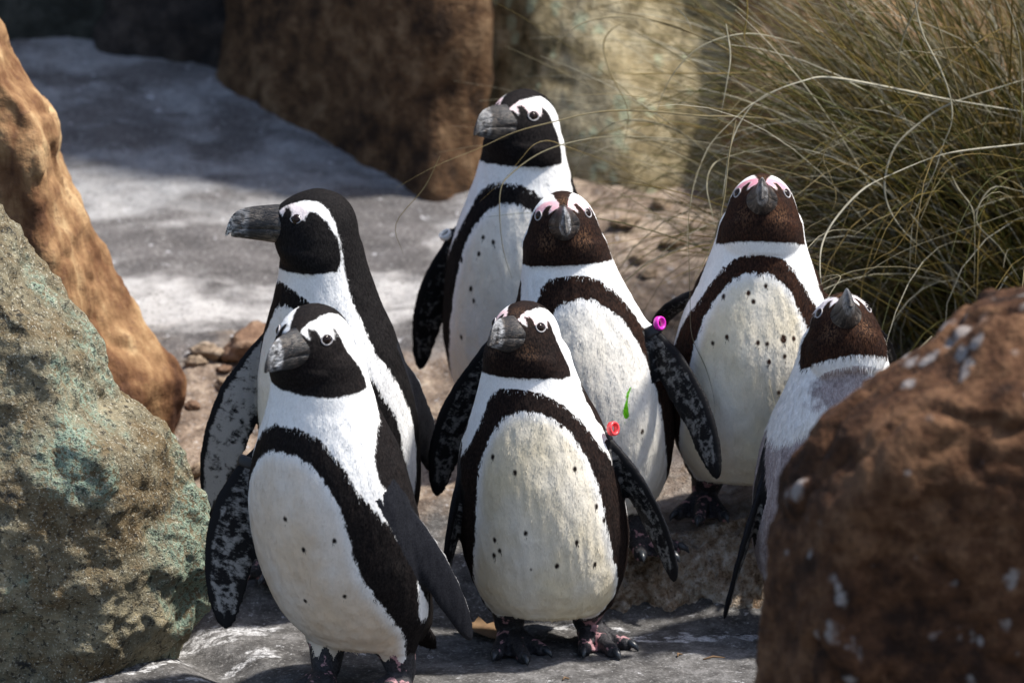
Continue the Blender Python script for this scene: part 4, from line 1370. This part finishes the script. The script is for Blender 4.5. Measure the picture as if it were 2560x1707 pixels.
# single blades that can be followed by eye: photo points and depths from root end to tip
BLADES = [
    ([(2560, 280), (2361, 247), (2249, 224), (2080, 194), (2004, 204), (1902, 245), (1851, 306), (1825, 372), (1815, 434), (1807, 490)], .55, .42, .96, 1.3),
    ([(2560, 300), (2400, 262), (2249, 232), (2080, 196), (1985, 208), (1900, 250), (1869, 268), (1825, 308), (1776, 361), (1749, 419), (1731, 482), (1720, 558), (1720, 640)], .60, .40, .95, 1.1),
    ([(2560, 360), (2412, 377), (2335, 393), (2233, 434), (2157, 474), (2086, 551), (2055, 612), (2050, 678), (2058, 735)], .45, .25, .97, 1.3),
    ([(2560, 700), (2450, 560), (2338, 388), (2335, 316), (2310, 270), (2259, 263), (2225, 280)], .7, .5, .85, 1.0),
    ([(2560, 200), (2376, 260), (2290, 316), (2239, 367), (2216, 428), (2213, 485), (2233, 541), (2284, 602), (2386, 678), (2443, 745)], .55, .45, .93, 1.2),
    ([(2340, -60), (2300, 0), (2259, 92), (2246, 163), (2249, 210)], .55, .5, .8, 1.0),
    ([(2280, -60), (2292, 26), (2310, 92), (2351, 173), (2376, 245), (2379, 306), (2356, 367), (2335, 433), (2290, 525), (2277, 602), (2274, 700)], .5, .45, .9, 1.2),
    ([(2480, -60), (2514, 0), (2545, 92), (2555, 204), (2552, 331), (2540, 388)], .5, .5, .9, 1.2),
    ([(2225, -50), (2239, 0), (2269, 82), (2315, 158), (2376, 219), (2432, 291), (2453, 347)], .6, .55, .7, 0.9),
    ([(2380, 440), (2397, 474), (2432, 525), (2437, 612), (2435, 720)], .5, .45, .85, 1.0),
    ([(2560, 400), (2440, 385), (2360, 410), (2320, 500), (2280, 560), (2240, 620), (2190, 650), (2150, 700)], .45, .3, .62, 1.2),
    ([(2560, 520), (2450, 560), (2300, 610), (2200, 660), (2120, 720)], .45, .3, .85, 0.9),
    ([(1950, 300), (1850, 292), (1753, 290), (1602, 277), (1490, 281), (1392, 303), (1289, 330), (1200, 370), (1090, 415), (990, 470)], .55, .40, .72, 1.2),
    ([(2050, 430), (1900, 388), (1735, 352), (1557, 341), (1468, 348), (1392, 366), (1334, 392), (1280, 433), (1253, 468), (1249, 535), (1258, 624), (1280, 696)], .50, .34, .78, 1.0),
    ([(1850, 600), (1726, 517), (1602, 446), (1485, 392), (1414, 366), (1370, 352), (1334, 363), (1303, 397), (1262, 446), (1200, 504)], .55, .38, .66, 0.9),
    ([(2000, 110), (1887, 85), (1802, 96), (1735, 129), (1682, 187), (1651, 250), (1639, 303), (1642, 348)], .6, .55, .85, 1.2),
    ([(1815, 60), (1826, 138), (1818, 201), (1802, 290)], .5, .45, .9, 1.0),
    ([(1830, 130), (1731, 83), (1624, 51), (1548, 42), (1486, 49), (1441, 67), (1390, 110)], .8, .7, .75, 1.2),
    ([(1600, 40), (1539, 67), (1512, 98), (1512, 138), (1530, 192), (1570, 281), (1553, 401)], .75, .65, .7, 1.0),
    ([(1900, 370), (1807, 397), (1776, 424), (1767, 468), (1776, 517), (1789, 571)], .5, .4, .82, 1.2),
    ([(1800, 330), (1763, 390), (1736, 449), (1722, 538), (1722, 627), (1725, 746), (1730, 841), (1766, 924), (1787, 1013), (1780, 1100)], .30, .12, .75, 0.9),
    ([(1840, 300), (1822, 390), (1808, 509), (1778, 615), (1725, 720)], .30, .15, .75, 0.9),
    ([(1960, 760), (2040, 700), (2100, 690), (2075, 735), (2010, 850), (1930, 920), (1925, 960), (1940, 1020)], .30, .10, .85, 0.6),
    ([(1862, -40), (1868, 30), (1860, 90), (1870, 125)], .6, .55, .55, 1.0),
    ([(1690, 20), (1715, 45), (1732, 80)], .6, .55, .9, 1.2),
    ([(1950, 180), (1800, 184), (1650, 184), (1560, 186)], .7, .6, .6, 1.0),
    ([(2140, 300), (2060, 380), (2075, 440), (2090, 490), (2080, 530)], .5, .45, .7, 0.8),
    ([(2560, 480), (2480, 470), (2440, 550), (2500, 620), (2550, 700)], .5, .45, .85, 1.0),
    ([(2330, 840), (2270, 900), (2200, 960)], -.2, -.25, .8, 1.4),
    ([(2560, 40), (2440, 110), (2330, 200), (2240, 300), (2160, 420)], .65, .5, .6, 1.0),
    ([(2560, 150), (2420, 120), (2300, 140), (2180, 230), (2100, 330), (2060, 470)], .7, .5, .68, 1.0),
    ([(1100, 390), (1060, 470), (990, 560), (1010, 640)], .45, .42, .7, 0.7),
    ([(1850, 440), (1700, 330), (1580, 300), (1500, 330), (1440, 420), (1420, 520)], .8, .7, .8, 1.0),
    ([(1800, 230), (1680, 230), (1560, 260), (1450, 330), (1400, 430), (1395, 520)], .85, .75, .75, 1.0),
]
for pts, y0, y1, tint, wk in BLADES:
    n = len(pts)
    P = np.array([tuple(at(px, py, y0 + (y1 - y0) * i / (n - 1))) for i, (px, py) in enumerate(pts)])
    q = catmull(np.arange(n), P, np.linspace(0, n - 1, n * 4))
    v, f = ribbon([Vector(t) - tussock.location for t in q], 0.0017 * wk, rr)
    ob = mesh_obj('blade', v, f, GRASS_M, tussock)
    set_attr(ob.data, 'tint', np.clip(tint + np.array([rr.gauss(0, 0.03) for _ in v]), 0, 1))

# ------------------------------------------------------------------ pebbles and litter
def pebble(px, py, r, mat, label, flat=0.65, name='pebble', group='pebbles on the path'):
    c = on_floor(px, py)
    q0 = rr.random() * 100
    nlat, nlon = 12, 18
    rings = []
    st, ro = rr.uniform(1.0, 1.5), rr.uniform(0, 3.1)
    for i in range(1, nlat):
        th = math.pi * i / nlat
        row = []
        for j in range(nlon):
            a = 2 * math.pi * j / nlon
            d = Vector((math.sin(th) * math.cos(a), math.sin(th) * math.sin(a), math.cos(th)))
            k = r * (1 + 0.55 * noise.fractal(d * 1.3 + Vector((q0, 0, 0)), 1.0, 2.0, 3))
            x, y, zz = d.x * k * st, d.y * k, d.z * k * flat
            row.append((x * math.cos(ro) - y * math.sin(ro), x * math.sin(ro) + y * math.cos(ro), zz + r * flat * 0.38))
        rings.append(row)
    v, f = loft(rings)
    o = mesh_obj(name, v, f, mat)
    o.location = c
    return tag(o, label, 'pebble', group)


PEB_TAN = stone_brown('tan_pebble', (0.13, 0.09, 0.06), (0.25, 0.19, 0.135), (0.40, 0.34, 0.27), seed=2.0)
PEB_RUST = stone_brown('rust_pebble', (0.08, 0.045, 0.03), (0.18, 0.11, 0.072), (0.30, 0.21, 0.145), seed=5.0)
for (px, py, r) in [(425, 1538, .017), (450, 1516, .014)]:
    pebble(px, py, r, PEB_TAN, 'pale tan pebble in the white streaked gully by the lichen boulder', 0.8, group='pebbles in the gully')
pebble(400, 1558, .022, PEB_TAN, 'flat sliver of tan stone beside the two gully pebbles', 0.3)
pebble(630, 880, .040, PEB_RUST, 'large rust coloured stone lying at the edge of the brown dirt', 0.75)
for (px, py, r) in [(560, 965, .016), (605, 975, .022), (520, 890, .020), (490, 910, .014), (575, 1010, .011),
                    (480, 1020, .011), (600, 1090, .011), (560, 925, .012), (500, 1180, .014)]:
    pebble(px, py, r, PEB_TAN if rr.random() < 0.55 else PEB_RUST, 'small loose stone on the brown dirt behind the lichen boulder', rr.uniform(.5, .8), group='loose stones on the dirt')
for (px, py, r) in [(1620, 690, .014), (1680, 610, .018), (1560, 560, .020), (1650, 520, .018), (1590, 650, .011)]:
    pebble(px, py, r, PEB_TAN, 'small pale stone on the dirt under the hanging grass tips', rr.uniform(.5, .8), group='stones under the grass tips')

LEAF_M = simple_mat('dry_leaf', (0.16, 0.10, 0.055), 0.7, 0.2, 0.35, 70)
c = on_floor(1205, 1588)
half = [(0, -.055), (.010, -.040), (.026, -.030), (.018, -.018), (.040, -.004), (.022, .004), (.030, .024), (.012, .022), (.004, .046)]
outl = half + [(-x, y) for x, y in half[::-1]]
lv_ = [(x, y, 0.004 + 0.012 * abs(x) / .04 + 0.005 * math.sin(y * 60)) for x, y in outl] + [(0, y, 0.003) for y in (-.03, 0, .03)]
top = [(0, y, .0032 + .002 * math.sin(y * 60)) for y in np.linspace(-.05, .042, 9)]
verts = [(x, y, z) for x, y, z in lv_[:9]] + top + [(-x, y, z) for x, y, z in lv_[:9]]
faces = [(i, i + 1, 9 + i + 1, 9 + i) for i in range(8)] + [(9 + i, 9 + i + 1, 18 + i + 1, 18 + i) for i in range(8)]
leaf = mesh_obj('dry_leaf', verts, faces, LEAF_M)
sol = leaf.modifiers.new('thickness', 'SOLIDIFY')
sol.thickness = 0.0008
leaf.location = c + Vector((0, 0, 0.002))
leaf.rotation_euler = (0.1, 0.05, 1.1)
tag(leaf, 'curled brown dry leaf on the slab behind the two front penguins', 'leaf')
for (px, py, rot, ln) in [(1785, 1648, 0.3, .035), (1700, 1640, 1.0, .014), (1415, 1700, 0.6, .012)]:
    c = on_floor(px, py)
    pts = [Vector((-ln / 2, 0, .002)), Vector((0, .004, .004)), Vector((ln / 2, 0, .0018))]
    v, f = tube(pts, [.0012, .0018, .0008], 6)
    t = mesh_obj('twig', v, f, LEAF_M)
    t.location, t.rotation_euler = c, (0, 0, rot)
    tag(t, 'tiny curled brown scrap of twig on the grey slab', 'twig', 'twig scraps on the slab')
